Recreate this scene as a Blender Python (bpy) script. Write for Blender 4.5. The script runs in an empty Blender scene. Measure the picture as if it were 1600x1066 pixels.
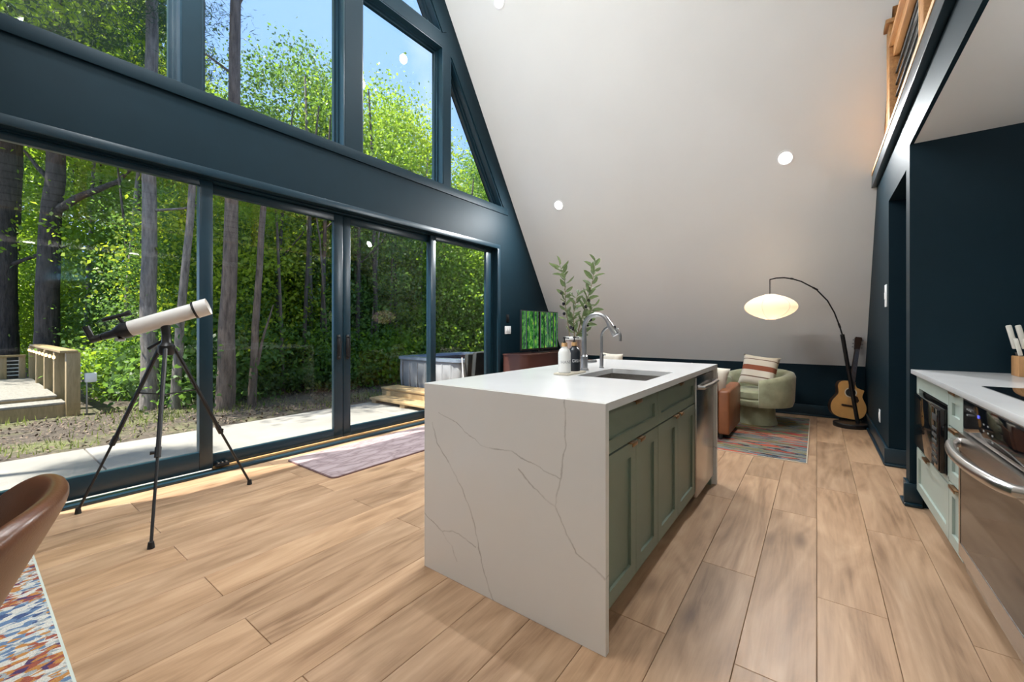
import bpy, bmesh, math, random
import numpy as np
from mathutils import Vector, Matrix, Euler

rnd = random.Random(7)
sc = bpy.context.scene
col = sc.collection

# ------------------------------------------------------------------ camera
# level camera, eye height 1.184 m, 14.4 mm on 36 mm, looking 36.6 deg left of +Y
cam_d = bpy.data.cameras.new('camera')
cam_d.sensor_fit = 'HORIZONTAL'; cam_d.sensor_width = 36.0
cam_d.lens = 642.0 / 1600.0 * 36.0
cam_d.shift_y = -19.0 / 1600.0
cam_d.clip_start = 0.05; cam_d.clip_end = 300
cam = bpy.data.objects.new('camera', cam_d)
cam.location = (0, 0, 1.184)
cam.rotation_euler = (math.radians(90), 0, math.atan(476.2 / 642.0))
col.objects.link(cam)
sc.camera = cam

# ------------------------------------------------------------------ world, sun, exposure
sc.view_settings.view_transform = 'Standard'
sc.view_settings.look = 'None'
sc.view_settings.exposure = 0.18
sc.view_settings.gamma = 1.0
sc.view_settings.use_curve_mapping = False
sc.cycles.use_denoising = True
sc.cycles.max_bounces = 8
sc.cycles.diffuse_bounces = 5
sc.cycles.transparent_max_bounces = 10
sc.cycles.use_adaptive_sampling = True
sc.cycles.adaptive_threshold = 0.035
sc.cycles.caustics_reflective = False
sc.cycles.caustics_refractive = False

SKY_STRENGTH = 1.5
SUN_STRENGTH = 13.0
DOWNLIGHT_W = 17.0

world = bpy.data.worlds.new('sky'); sc.world = world; world.use_nodes = True
nt = world.node_tree; nt.nodes.clear()
n_out = nt.nodes.new('ShaderNodeOutputWorld'); n_bg = nt.nodes.new('ShaderNodeBackground')
n_tc = nt.nodes.new('ShaderNodeTexCoord'); n_no = nt.nodes.new('ShaderNodeTexNoise')
n_no.inputs['Scale'].default_value = 2.3; n_no.inputs['Detail'].default_value = 6; n_no.inputs['Roughness'].default_value = 0.5
n_cr = nt.nodes.new('ShaderNodeValToRGB')
n_cr.color_ramp.elements[0].position = 0.50; n_cr.color_ramp.elements[0].color = (0.27, 0.46, 0.84, 1)
n_cr.color_ramp.elements[1].position = 0.74; n_cr.color_ramp.elements[1].color = (0.80, 0.84, 0.94, 1)
n_mp = nt.nodes.new('ShaderNodeMapping'); n_mp.inputs['Location'].default_value = (3.1, 1.7, 0.4)
nt.links.new(n_tc.outputs['Generated'], n_mp.inputs['Vector']); nt.links.new(n_mp.outputs['Vector'], n_no.inputs['Vector'])
nt.links.new(n_no.outputs['Fac'], n_cr.inputs['Fac'])
nt.links.new(n_cr.outputs['Color'], n_bg.inputs['Color'])
n_bg.inputs['Strength'].default_value = SKY_STRENGTH
nt.links.new(n_bg.outputs['Background'], n_out.inputs['Surface'])

SUN_DIR = Vector((-0.19, -0.42, 0.89)).normalized()       # towards the sun
sd = bpy.data.lights.new('sun', 'SUN'); sd.energy = SUN_STRENGTH; sd.angle = math.radians(0.6); sd.color = (1.0, 0.95, 0.86)
so = bpy.data.objects.new('sun', sd); so.rotation_euler = SUN_DIR.to_track_quat('Z', 'Y').to_euler(); so.location = SUN_DIR * 40
col.objects.link(so)

# ------------------------------------------------------------------ helpers
class NT:
    """small wrapper to write node materials"""
    def __init__(s, name):
        s.m = bpy.data.materials.new(name); s.m.use_nodes = True
        s.t = s.m.node_tree; s.t.nodes.clear()
        s.out = s.t.nodes.new('ShaderNodeOutputMaterial')
    def n(s, typ, **kw):
        nd = s.t.nodes.new(typ)
        for k, v in kw.items():
            if k in nd.inputs.keys(): nd.inputs[k].default_value = v
            else: setattr(nd, k, v)
        return nd
    def l(s, a, b): s.t.links.new(a, b)
    def bsdf(s, **kw):
        b = s.t.nodes.new('ShaderNodeBsdfPrincipled')
        for k, v in kw.items(): b.inputs[k.replace('_', ' ')].default_value = v
        s.l(b.outputs[0], s.out.inputs['Surface']); return b
    def ramp(s, fac, stops, interp='LINEAR'):
        r = s.t.nodes.new('ShaderNodeValToRGB'); cr = r.color_ramp; cr.interpolation = interp
        while len(cr.elements) < len(stops): cr.elements.new(0.5)
        for e, (p, c) in zip(cr.elements, stops):
            e.position = p; e.color = tuple(c) + ((1,) if len(c) == 3 else ())
        s.l(fac, r.inputs['Fac']); return r.outputs['Color']
    def coords(s, scale=(1, 1, 1), kind='Object', rand=0.0):
        tc = s.t.nodes.new('ShaderNodeTexCoord'); v = tc.outputs[kind]
        if rand:
            oi = s.t.nodes.new('ShaderNodeObjectInfo')
            mu = s.n('ShaderNodeVectorMath', operation='SCALE'); 
            cx = s.t.nodes.new('ShaderNodeCombineXYZ')
            for i in range(3): s.l(oi.outputs['Random'], cx.inputs[i])
            s.l(cx.outputs[0], mu.inputs[0]); mu.inputs['Scale'].default_value = rand
            ad = s.n('ShaderNodeVectorMath', operation='ADD'); s.l(v, ad.inputs[0]); s.l(mu.outputs[0], ad.inputs[1]); v = ad.outputs[0]
        mp = s.t.nodes.new('ShaderNodeMapping'); mp.inputs['Scale'].default_value = scale
        s.l(v, mp.inputs['Vector']); return mp.outputs['Vector']
    def noise(s, vec, scale=5, detail=4, rough=0.5, dist=0.0):
        n = s.n('ShaderNodeTexNoise', Scale=scale, Detail=detail, Roughness=rough, Distortion=dist)
        s.l(vec, n.inputs['Vector']); return n.outputs['Fac']
    def mix(s, a, b, f, blend='MIX'):
        m = s.t.nodes.new('ShaderNodeMix'); m.data_type = 'RGBA'; m.blend_type = blend
        for v, i in ((f, 0), (a, 6), (b, 7)):
            if hasattr(v, 'is_linked'): s.l(v, m.inputs[i])
            elif i == 0: m.inputs[0].default_value = v
            else: m.inputs[i].default_value = tuple(v) + ((1,) if len(v) == 3 else ())
        return m.outputs[2]
    def math(s, op, a, b=None, clamp=False):
        m = s.n('ShaderNodeMath', operation=op); m.use_clamp = clamp
        for i, v in enumerate((a, b)):
            if v is None: continue
            if hasattr(v, 'is_linked'): s.l(v, m.inputs[i])
            else: m.inputs[i].default_value = v
        return m.outputs[0]
    def bump(s, b, h, strength=0.2, dist=0.01):
        bp = s.n('ShaderNodeBump', Strength=strength, Distance=dist); s.l(h, bp.inputs['Height']); s.l(bp.outputs['Normal'], b.inputs['Normal'])

def plain(name, c, rough=0.5, metal=0.0, var=0.06, scale=6.0, bump=0.0, bscale=200.0, **kw):
    t = NT(name); b = t.bsdf(Roughness=rough, Metallic=metal, **kw)
    v = t.coords()
    f = t.noise(v, scale, 3)
    d = tuple(max(0, x * (1 - var)) for x in c); e = tuple(min(1, x * (1 + var)) for x in c)
    t.l(t.ramp(f, [(0.3, d), (0.7, e)]), b.inputs['Base Color'])
    if bump: t.bump(b, t.noise(v, bscale, 3), bump, 0.004)
    return t.m

M = {}
M['navy'] = plain('navy_paint', (0.0038, 0.0155, 0.0235), 0.55, var=0.05, Specular_IOR_Level=0.14)
M['navy_gloss'] = plain('navy_semi_gloss', (0.0065, 0.0255, 0.040), 0.32, var=0.04)
M['white'] = plain('white_paint', (0.80, 0.80, 0.785), 0.55, var=0.015, scale=1.5)
M['black'] = plain('black_metal', (0.012, 0.012, 0.013), 0.35, var=0.1)
M['black_gloss'] = plain('black_glass', (0.006, 0.006, 0.007), 0.06, var=0.0)
M['black_rubber'] = plain('black_rubber', (0.01, 0.01, 0.01), 0.7)
M['steel'] = plain('brushed_steel', (0.52, 0.50, 0.48), 0.27, 1.0, var=0.05, scale=40)
M['chrome'] = plain('satin_nickel', (0.40, 0.40, 0.41), 0.30, 1.0, var=0.03)
M['bronze'] = plain('aged_bronze', (0.30, 0.16, 0.07), 0.35, 1.0, var=0.15)
M['sage_dark'] = plain('sage_green_lacquer', (0.150, 0.190, 0.145), 0.42, var=0.03)
M['sage'] = plain('pale_sage_lacquer', (0.34, 0.40, 0.36), 0.42, var=0.03)
M['toe'] = plain('toe_kick_dark', (0.03, 0.032, 0.03), 0.6)
M['white_plastic'] = plain('white_plastic', (0.80, 0.80, 0.80), 0.35, var=0.01)
M['leather'] = plain('tan_leather', (0.22, 0.075, 0.028), 0.38, var=0.18, scale=5, bump=0.15, bscale=260)
M['leather_brown'] = plain('brown_leather', (0.115, 0.045, 0.02), 0.30, var=0.2, scale=5, bump=0.12, bscale=220)
M['velvet'] = plain('sage_velvet', (0.36, 0.37, 0.24), 0.85, var=0.2, scale=9, Sheen_Weight=0.5, Sheen_Roughness=0.4)
M['cream'] = plain('cream_fabric', (0.66, 0.60, 0.50), 0.9, var=0.08, scale=12, bump=0.4, bscale=320)
M['console'] = plain('mauve_brown_lacquer', (0.085, 0.036, 0.030), 0.28, var=0.1, scale=3)
M['bamboo'] = plain('bamboo', (0.52, 0.30, 0.13), 0.5, var=0.15, scale=30)
M['ivory'] = plain('ivory_handle', (0.72, 0.68, 0.60), 0.35, var=0.03)
M['bottle_white'] = plain('white_ceramic', (0.78, 0.77, 0.74), 0.25, var=0.01)
M['pink_glass'] = plain('blush_ceramic', (0.60, 0.45, 0.40), 0.15, var=0.05, Transmission_Weight=0.35)
M['olive_stem'] = plain('olive_stem', (0.20, 0.16, 0.08), 0.7, var=0.2, scale=30)
M['olive_fruit'] = plain('olive_fruit', (0.012, 0.010, 0.018), 0.25)
M['ink'] = plain('grey_print', (0.25, 0.25, 0.25), 0.5)
M['ink_white'] = plain('white_print', (0.8, 0.8, 0.8), 0.5)
M['scope_white'] = plain('telescope_white_enamel', (0.78, 0.75, 0.72), 0.25, var=0.01)
M['tub'] = plain('grey_tub_panel', (0.30, 0.31, 0.33), 0.4, var=0.12, scale=3)
M['tub_rim'] = plain('tub_acrylic', (0.20, 0.25, 0.33), 0.2, var=0.05)
M['cover'] = plain('charcoal_vinyl', (0.03, 0.032, 0.03), 0.45, var=0.2)
M['guitar_top'] = plain('spruce', (0.62, 0.33, 0.11), 0.3, var=0.08, scale=8)
M['guitar_dark'] = plain('rosewood', (0.04, 0.02, 0.012), 0.4, var=0.2)
M['felt'] = plain('pale_felt', (0.6, 0.55, 0.45), 0.9)

def wood(name, c1, c2, scale=(14, 1.2, 14), rough=0.55, rand=3.0):
    t = NT(name); b = t.bsdf(Roughness=rough)
    v = t.coords(scale, rand=rand)
    f = t.noise(v, 3, 6, 0.6, 0.8)
    t.l(t.ramp(f, [(0.3, c1), (0.7, c2)]), b.inputs['Base Color']); t.bump(b, f, 0.15, 0.004)
    return t.m
M['rail_wood'] = wood('honey_pine', (0.26, 0.11, 0.03), (0.46, 0.22, 0.07))
M['cap_wood'] = wood('light_pine', (0.60, 0.36, 0.17), (0.72, 0.47, 0.25))
M['deck_wood'] = wood('treated_deck_lumber', (0.26, 0.19, 0.09), (0.40, 0.29, 0.15), (9, 9, 1.4))
M['deck_board'] = wood('weathered_deck_board', (0.20, 0.185, 0.165), (0.32, 0.30, 0.265), (2, 12, 12), 0.7)
M['pallet'] = wood('raw_lumber', (0.34, 0.22, 0.10), (0.52, 0.37, 0.20), (2, 10, 10), 0.7)
M['knife_block'] = wood('acacia_block', (0.34, 0.16, 0.06), (0.50, 0.27, 0.11), (10, 10, 2))
M['track'] = wood('track_wood', (0.62, 0.33, 0.13), (0.75, 0.45, 0.2), (20, 2, 20), 0.4)

def make_oak():
    t = NT('oak_plank'); b = t.bsdf(Roughness=0.42, Specular_IOR_Level=0.32, Coat_Weight=0.12, Coat_Roughness=0.45, Coat_IOR=1.5)
    oi = t.n('ShaderNodeObjectInfo')
    v = t.coords((1, 1, 1), rand=37.0)
    def mp(sc_):
        m = t.n('ShaderNodeMapping', Scale=sc_); t.l(v, m.inputs['Vector']); return m.outputs['Vector']
    broad = t.noise(mp((5.0, 0.9, 1)), 1.3, 5, 0.55, 1.2)
    ring = t.math('ADD', t.math('MULTIPLY', t.math('SINE', t.math('MULTIPLY', t.noise(mp((3.6, 0.55, 1)), 1.0, 3, 0.45, 0.6), 60.0)), 0.5), 0.5)
    fine = t.noise(mp((110, 4.0, 1)), 1.0, 4, 0.6)
    f = t.math('ADD', t.math('MULTIPLY', broad, 0.66), t.math('ADD', t.math('MULTIPLY', ring, 0.085), t.math('MULTIPLY', fine, 0.26)))
    c = t.ramp(f, [(0.32, (0.235, 0.138, 0.078)), (0.46, (0.375, 0.236, 0.143)), (0.60, (0.47, 0.310, 0.196)), (0.76, (0.56, 0.392, 0.268))])
    vo = t.n('ShaderNodeTexVoronoi', Scale=1.0); t.l(mp((2.6, 0.75, 1)), vo.inputs['Vector'])
    kn = t.ramp(vo.outputs['Distance'], [(0.02, (0.35, 0.30, 0.27)), (0.11, (1, 1, 1))])
    c = t.mix(c, kn, 0.9, 'MULTIPLY')
    tone = t.ramp(oi.outputs['Random'], [(0.0, (0.86, 0.84, 0.82)), (0.5, (1.0, 0.98, 0.96)), (1.0, (1.1, 1.06, 1.0))])
    c = t.mix(c, tone, 1.0, 'MULTIPLY')
    t.l(c, b.inputs['Base Color'])
    t.l(t.ramp(fine, [(0.3, (0.36,) * 3), (0.7, (0.48,) * 3)]), b.inputs['Roughness'])
    t.bump(b, fine, 0.12, 0.002)
    return t.m
M['oak'] = make_oak()

def make_quartz():
    """white quartz; the grey veins follow fixed polylines in the slab (object x, z of the end panel)"""
    t = NT('veined_quartz'); b = t.bsdf(Roughness=0.16)
    g = bpy.data.node_groups.new('segment_distance', 'ShaderNodeTree')
    for nm, io, ty in (('P', 'INPUT', 'NodeSocketVector'), ('A', 'INPUT', 'NodeSocketVector'), ('D', 'INPUT', 'NodeSocketVector'), ('W', 'INPUT', 'NodeSocketFloat'), ('Prev', 'INPUT', 'NodeSocketFloat'), ('Out', 'OUTPUT', 'NodeSocketFloat')):
        g.interface.new_socket(nm, in_out=io, socket_type=ty)
    gi = g.nodes.new('NodeGroupInput'); go = g.nodes.new('NodeGroupOutput')
    def vm(op, a, b_=None, sc_=None):
        n = g.nodes.new('ShaderNodeVectorMath'); n.operation = op
        g.links.new(a, n.inputs[0])
        if b_ is not None: g.links.new(b_, n.inputs[1])
        if sc_ is not None: g.links.new(sc_, n.inputs['Scale'])
        return n
    def mm(op, a, b_, clamp=False):
        n = g.nodes.new('ShaderNodeMath'); n.operation = op; n.use_clamp = clamp
        g.links.new(a, n.inputs[0])
        if hasattr(b_, 'is_linked'): g.links.new(b_, n.inputs[1])
        else: n.inputs[1].default_value = b_
        return n.outputs[0]
    pa = vm('SUBTRACT', gi.outputs['P'], gi.outputs['A']).outputs[0]
    hh = mm('DIVIDE', vm('DOT_PRODUCT', pa, gi.outputs['D']).outputs['Value'], vm('DOT_PRODUCT', gi.outputs['D'], gi.outputs['D']).outputs['Value'], True)
    q = vm('SCALE', gi.outputs['D'], None, hh).outputs[0]
    ln = vm('LENGTH', vm('SUBTRACT', pa, q).outputs[0]).outputs['Value']
    nd = mm('DIVIDE', ln, gi.outputs['W'])
    g.links.new(mm('MINIMUM', nd, gi.outputs['Prev']), go.inputs['Out'])
    tc = t.n('ShaderNodeTexCoord')
    no = t.n('ShaderNodeTexNoise', Scale=14.0, Detail=4.0); t.l(tc.outputs['Object'], no.inputs['Vector'])
    sb = t.n('ShaderNodeVectorMath', operation='SUBTRACT'); t.l(no.outputs['Color'], sb.inputs[0]); sb.inputs[1].default_value = (0.5, 0.5, 0.5)
    sl = t.n('ShaderNodeVectorMath', operation='SCALE'); t.l(sb.outputs[0], sl.inputs[0]); sl.inputs['Scale'].default_value = 0.035
    ad = t.n('ShaderNodeVectorMath', operation='ADD'); t.l(tc.outputs['Object'], ad.inputs[0]); t.l(sl.outputs[0], ad.inputs[1])
    fl = t.n('ShaderNodeVectorMath', operation='MULTIPLY'); t.l(ad.outputs[0], fl.inputs[0]); fl.inputs[1].default_value = (1, 0, 1)
    # polylines (x, z) in metres from the island's near left foot, with widths
    veins = [(0.0050, [(0.055, .72), (0.09, .63), (0.20, .52), (0.30, .38), (0.345, .27), (0.375, .14), (0.45, -.02)]),
             (0.0042, [(0.0, .265), (0.125, .205), (0.19, .16), (0.225, .10)]),
             (0.0040, [(0.125, .205), (0.20, .235), (0.345, .20)]),
             (0.0052, [(0.575, .60), (0.66, .54), (0.755, .485), (0.80, .41), (0.85, .335), (0.965, .28)]),
             (0.0045, [(0.80, .93), (0.80, .74), (0.775, .58), (0.755, .485)]),
             (0.0040, [(0.38, .66), (0.55, .665), (0.68, .63), (0.775, .605)]),
             (0.0030, [(0.10, .78), (0.22, .745), (0.38, .66)])]
    prev = None
    for w, pl in veins:
        for a, c in zip(pl, pl[1:]):
            n = t.n('ShaderNodeGroup'); n.node_tree = g
            t.l(fl.outputs[0], n.inputs['P'])
            n.inputs['A'].default_value = (a[0], 0, a[1]); n.inputs['D'].default_value = (c[0] - a[0], 0, c[1] - a[1]); n.inputs['W'].default_value = w
            if prev is None: n.inputs['Prev'].default_value = 99.0
            else: t.l(prev, n.inputs['Prev'])
            prev = n.outputs['Out']
    br = t.noise(tc.outputs['Object'], 9, 3)
    k = t.ramp(prev, [(0.0, (1,) * 3), (0.5, (0.45,) * 3), (1.0, (0,) * 3)])
    k = t.math('MULTIPLY', k, t.ramp(br, [(0.35, (0.25,) * 3), (0.6, (1,) * 3)]))
    base = t.ramp(t.noise(tc.outputs['Object'], 2.2, 4), [(0.3, (0.735, 0.72, 0.69)), (0.7, (0.77, 0.755, 0.73))])
    t.l(t.mix(base, (0.42, 0.395, 0.36), k), b.inputs['Base Color'])
    return t.m
M['quartz'] = make_quartz()
M['counter'] = plain('white_quartz_counter', (0.76, 0.76, 0.76), 0.16, var=0.03, scale=3)

def make_glass():
    t = NT('window_glass')
    tr = t.n('ShaderNodeBsdfTransparent', Color=(0.97, 0.98, 0.975, 1)); gl = t.n('ShaderNodeBsdfGlossy', Roughness=0.0)
    lw = t.n('ShaderNodeLayerWeight', Blend=0.5); mx = t.n('ShaderNodeMixShader')
    fr = t.math('ADD', t.math('MULTIPLY', t.math('POWER', lw.outputs['Facing'], 5.0), 0.5), 0.025)   # Schlick, per face
    t.l(fr, mx.inputs[0]); t.l(tr.outputs[0], mx.inputs[1]); t.l(gl.outputs[0], mx.inputs[2]); t.l(mx.outputs[0], t.out.inputs['Surface'])
    return t.m
M['glass'] = make_glass()

def emit(name, c, s):
    t = NT(name); e = t.n('ShaderNodeEmission', Color=tuple(c) + (1,), Strength=s); t.l(e.outputs[0], t.out.inputs['Surface']); return t.m
M['led'] = emit('led_lens', (1.0, 0.96, 0.9), 9.0)
M['bulb'] = emit('warm_bulb', (1.0, 0.62, 0.25), 5.0)
M['blue_led'] = emit('blue_display', (0.12, 0.15, 0.9), 1.2)

def make_shade():
    t = NT('paper_shade')
    d = t.n('ShaderNodeBsdfDiffuse', Color=(0.86, 0.80, 0.71, 1)); tr = t.n('ShaderNodeBsdfTranslucent', Color=(0.95, 0.87, 0.76, 1)); mx = t.n('ShaderNodeMixShader'); mx.inputs[0].default_value = 0.6
    t.l(d.outputs[0], mx.inputs[1]); t.l(tr.outputs[0], mx.inputs[2]); t.l(mx.outputs[0], t.out.inputs['Surface'])
    return t.m
M['shade'] = make_shade()

def make_screen():
    """the television shows a picture of a birch wood"""
    t = NT('television_picture'); e = t.n('ShaderNodeEmission', Strength=0.75); t.l(e.outputs[0], t.out.inputs['Surface'])
    v = t.coords((1, 1, 1))
    leaf = t.noise(t.coords((1, 11, 9)), 1.0, 5, 0.7)
    c = t.ramp(leaf, [(0.36, (0.005, 0.03, 0.012)), (0.47, (0.03, 0.15, 0.03)), (0.56, (0.10, 0.36, 0.06)), (0.68, (0.42, 0.55, 0.08))])
    tr = t.noise(t.coords((0.2, 16, 0.25)), 1.0, 2, 0.5)
    k = t.ramp(tr, [(0.535, (0,) * 3), (0.56, (1,) * 3)])
    c = t.mix(c, (0.02, 0.03, 0.03), k)
    t2 = t.noise(t.coords((0.2, 24, 0.15)), 1.3, 1, 0.5)
    c = t.mix(c, (0.16, 0.20, 0.24), t.ramp(t2, [(0.60, (0,) * 3), (0.62, (1,) * 3)]))
    sx = t.n('ShaderNodeSeparateXYZ'); t.l(v, sx.inputs[0])
    big = t.math('LESS_THAN', t.math('ABSOLUTE', t.math('SUBTRACT', sx.outputs['Y'], -0.05)), 0.03)
    c = t.mix(c, (0.015, 0.012, 0.012), big)
    t.l(c, e.inputs['Color'])
    return t.m
M['screen'] = make_screen()

def make_rug(name, vscale, stops, rot=0.0, cell=(9, 40), extra=0.35):
    t = NT(name); b = t.bsdf(Roughness=0.95)
    v = t.coords((1, 1, 1))
    m1 = t.n('ShaderNodeMapping', Scale=vscale); t.l(v, m1.inputs['Vector'])
    big = t.noise(m1.outputs[0], 1.0, 5, 0.62, 0.6)
    m2 = t.n('ShaderNodeMapping', Scale=(cell[0], cell[1], 1)); t.l(v, m2.inputs['Vector'])
    vo = t.n('ShaderNodeTexVoronoi', Scale=1.0); t.l(m2.outputs[0], vo.inputs['Vector'])
    cs = t.n('ShaderNodeSeparateColor'); t.l(vo.outputs['Color'], cs.inputs[0])
    f = t.math('ADD', big, t.math('MULTIPLY', t.math('SUBTRACT', cs.outputs[0], 0.5), extra))
    c = t.ramp(f, stops, 'CONSTANT')
    gr = t.noise(v, 260, 2); c = t.mix(c, t.ramp(gr, [(0.3, (0.6,) * 3), (0.7, (1.15,) * 3)]), 0.8, 'MULTIPLY')
    t.l(c, b.inputs['Base Color']); t.bump(b, gr, 0.5, 0.004)
    return t.m
M['rug_stripe'] = make_rug('painterly_striped_rug', (0.40, 3.0, 1), [(0.0, (0.015, 0.018, 0.03)), (0.33, (0.30, 0.03, 0.025)), (0.38, (0.10, 0.14, 0.10)), (0.43, (0.26, 0.18, 0.05)), (0.465, (0.17, 0.18, 0.12)), (0.50, (0.22, 0.21, 0.19)), (0.525, (0.11, 0.14, 0.17)), (0.545, (0.015, 0.015, 0.02)), (0.565, (0.42, 0.08, 0.04)), (0.61, (0.30, 0.26, 0.18)), (0.66, (0.26, 0.04, 0.05)), (0.71, (0.20, 0.15, 0.04))], cell=(6, 26), extra=0.11)
M['rug_mosaic'] = make_rug('faded_mosaic_rug', (2.2, 2.2, 1), [(0.0, (0.06, 0.03, 0.10)), (0.33, (0.28, 0.07, 0.04)), (0.385, (0.42, 0.19, 0.05)), (0.43, (0.30, 0.33, 0.34)), (0.47, (0.56, 0.54, 0.49)), (0.545, (0.40, 0.44, 0.46)), (0.58, (0.10, 0.17, 0.29)), (0.65, (0.04, 0.07, 0.17))], cell=(55, 30), extra=0.26)

def make_mat():
    t = NT('leafy_mauve_mat'); b = t.bsdf(Roughness=0.9)
    v = t.coords((5.0, 1.9, 1))
    n = t.n('ShaderNodeTexNoise', Scale=1.6, Detail=3.0); t.l(v, n.inputs['Vector'])
    va = t.n('ShaderNodeVectorMath', operation='ADD'); t.l(v, va.inputs[0]); t.l(n.outputs['Color'], va.inputs[1])
    vo = t.n('ShaderNodeTexVoronoi', Scale=1.6, feature='DISTANCE_TO_EDGE'); t.l(va.outputs[0], vo.inputs['Vector'])
    w = t.n('ShaderNodeTexWave', Scale=2.2, Distortion=4.0); t.l(va.outputs[0], w.inputs['Vector'])
    f = t.math('ADD', vo.outputs['Distance'], t.math('MULTIPLY', w.outputs['Fac'], 0.12))
    t.l(t.ramp(f, [(0.02, (0.20, 0.145, 0.15)), (0.14, (0.30, 0.225, 0.23)), (0.30, (0.37, 0.29, 0.295))]), b.inputs['Base Color'])
    return t.m
M['mat'] = make_mat()
M['mat_edge'] = plain('mauve_binding', (0.16, 0.09, 0.09), 0.8)

def make_stripes():
    t = NT('striped_cushion'); b = t.bsdf(Roughness=0.9)
    tc = t.n('ShaderNodeTexCoord'); sx = t.n('ShaderNodeSeparateXYZ'); t.l(tc.outputs['Object'], sx.inputs[0])
    f = t.math('ADD', t.math('MULTIPLY', sx.outputs['Z'], 2.2), 0.5)
    cr = (0.66, 0.60, 0.50); ru = (0.26, 0.075, 0.035); br = (0.16, 0.09, 0.06)
    t.l(t.ramp(f, [(0.0, cr), (0.26, br), (0.29, cr), (0.46, ru), (0.60, cr), (0.76, br), (0.785, cr)], 'CONSTANT'), b.inputs['Base Color'])
    t.bump(b, t.noise(tc.outputs['Object'], 300, 2), 0.3, 0.003)
    return t.m
M['stripes'] = make_stripes()

def make_bark(name, c1, c2):
    t = NT(name); b = t.bsdf(Roughness=0.9)
    f = t.noise(t.coords((9, 9, 1.6), rand=5.0), 2.2, 7, 0.7)
    t.l(t.ramp(f, [(0.34, c1), (0.62, c2)]), b.inputs['Base Color']); t.bump(b, f, 0.8, 0.05)
    return t.m
M['bark_dark'] = make_bark('dark_bark', (0.035, 0.028, 0.026), (0.105, 0.085, 0.075))
M['bark_grey'] = make_bark('grey_bark', (0.11, 0.095, 0.085), (0.30, 0.265, 0.235))
M['bark_brown'] = make_bark('brown_bark', (0.075, 0.055, 0.045), (0.21, 0.16, 0.13))

def make_leaf(name, a, b_, tr, rough=0.45):
    t = NT(name)
    geo = t.n('ShaderNodeTexCoord'); oi = t.n('ShaderNodeObjectInfo')
    f = t.noise(geo.outputs['Object'], 1.4, 3)
    f2 = t.math('ADD', f, t.math('MULTIPLY', t.math('SUBTRACT', oi.outputs['Random'], 0.5), 0.35))
    c = t.ramp(f2, [(0.32, a), (0.66, b_)])
    d = t.n('ShaderNodeBsdfPrincipled', Roughness=rough); t.l(c, d.inputs['Base Color'])
    tl = t.n('ShaderNodeBsdfTranslucent'); t.l(t.mix(c, tr, 0.6), tl.inputs['Color'])
    mx = t.n('ShaderNodeMixShader'); mx.inputs[0].default_value = 0.55
    t.l(d.outputs[0], mx.inputs[1]); t.l(tl.outputs[0], mx.inputs[2]); t.l(mx.outputs[0], t.out.inputs['Surface'])
    return t.m
M['leaf'] = make_leaf('woodland_leaf', (0.09, 0.20, 0.02), (0.22, 0.36, 0.03), (0.46, 0.66, 0.04))
M['leaf_yellow'] = make_leaf('sunny_leaf', (0.18, 0.29, 0.02), (0.34, 0.44, 0.03), (0.62, 0.74, 0.05))
M['leaf_deep'] = make_leaf('deep_green_leaf', (0.05, 0.12, 0.03), (0.12, 0.23, 0.05), (0.24, 0.42, 0.06))
M['needle'] = make_leaf('blue_green_needle', (0.03, 0.075, 0.05), (0.07, 0.13, 0.075), (0.10, 0.18, 0.08))
M['olive_leaf'] = make_leaf('olive_leaf', (0.08, 0.12, 0.06), (0.15, 0.20, 0.10), (0.2, 0.26, 0.10))
M['grass'] = make_leaf('grass_blade', (0.10, 0.16, 0.03), (0.20, 0.24, 0.06), (0.3, 0.38, 0.08))

def make_concrete():
    t = NT('patio_concrete'); b = t.bsdf(Roughness=0.85); v = t.coords()
    f = t.noise(v, 1.4, 6, 0.6)
    t.l(t.ramp(f, [(0.3, (0.21, 0.20, 0.18)), (0.7, (0.28, 0.265, 0.24))]), b.inputs['Base Color']); t.bump(b, t.noise(v, 90, 3), 0.2, 0.003)
    return t.m
M['concrete'] = make_concrete()
def make_dirt():
    t = NT('leaf_litter_ground'); b = t.bsdf(Roughness=0.95); v = t.coords()
    f = t.noise(v, 0.9, 5, 0.6); g = t.noise(v, 16, 4, 0.7)
    c1 = t.ramp(g, [(0.3, (0.035, 0.027, 0.020)), (0.55, (0.085, 0.066, 0.050)), (0.75, (0.17, 0.14, 0.11))])
    c2 = t.ramp(g, [(0.3, (0.06, 0.08, 0.02)), (0.7, (0.20, 0.20, 0.08))])
    t.l(t.mix(c1, c2, t.ramp(f, [(0.50, (0,) * 3), (0.66, (0.75,) * 3)])), b.inputs['Base Color']); t.bump(b, g, 0.8, 0.05)
    return t.m
M['dirt'] = make_dirt()

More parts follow.
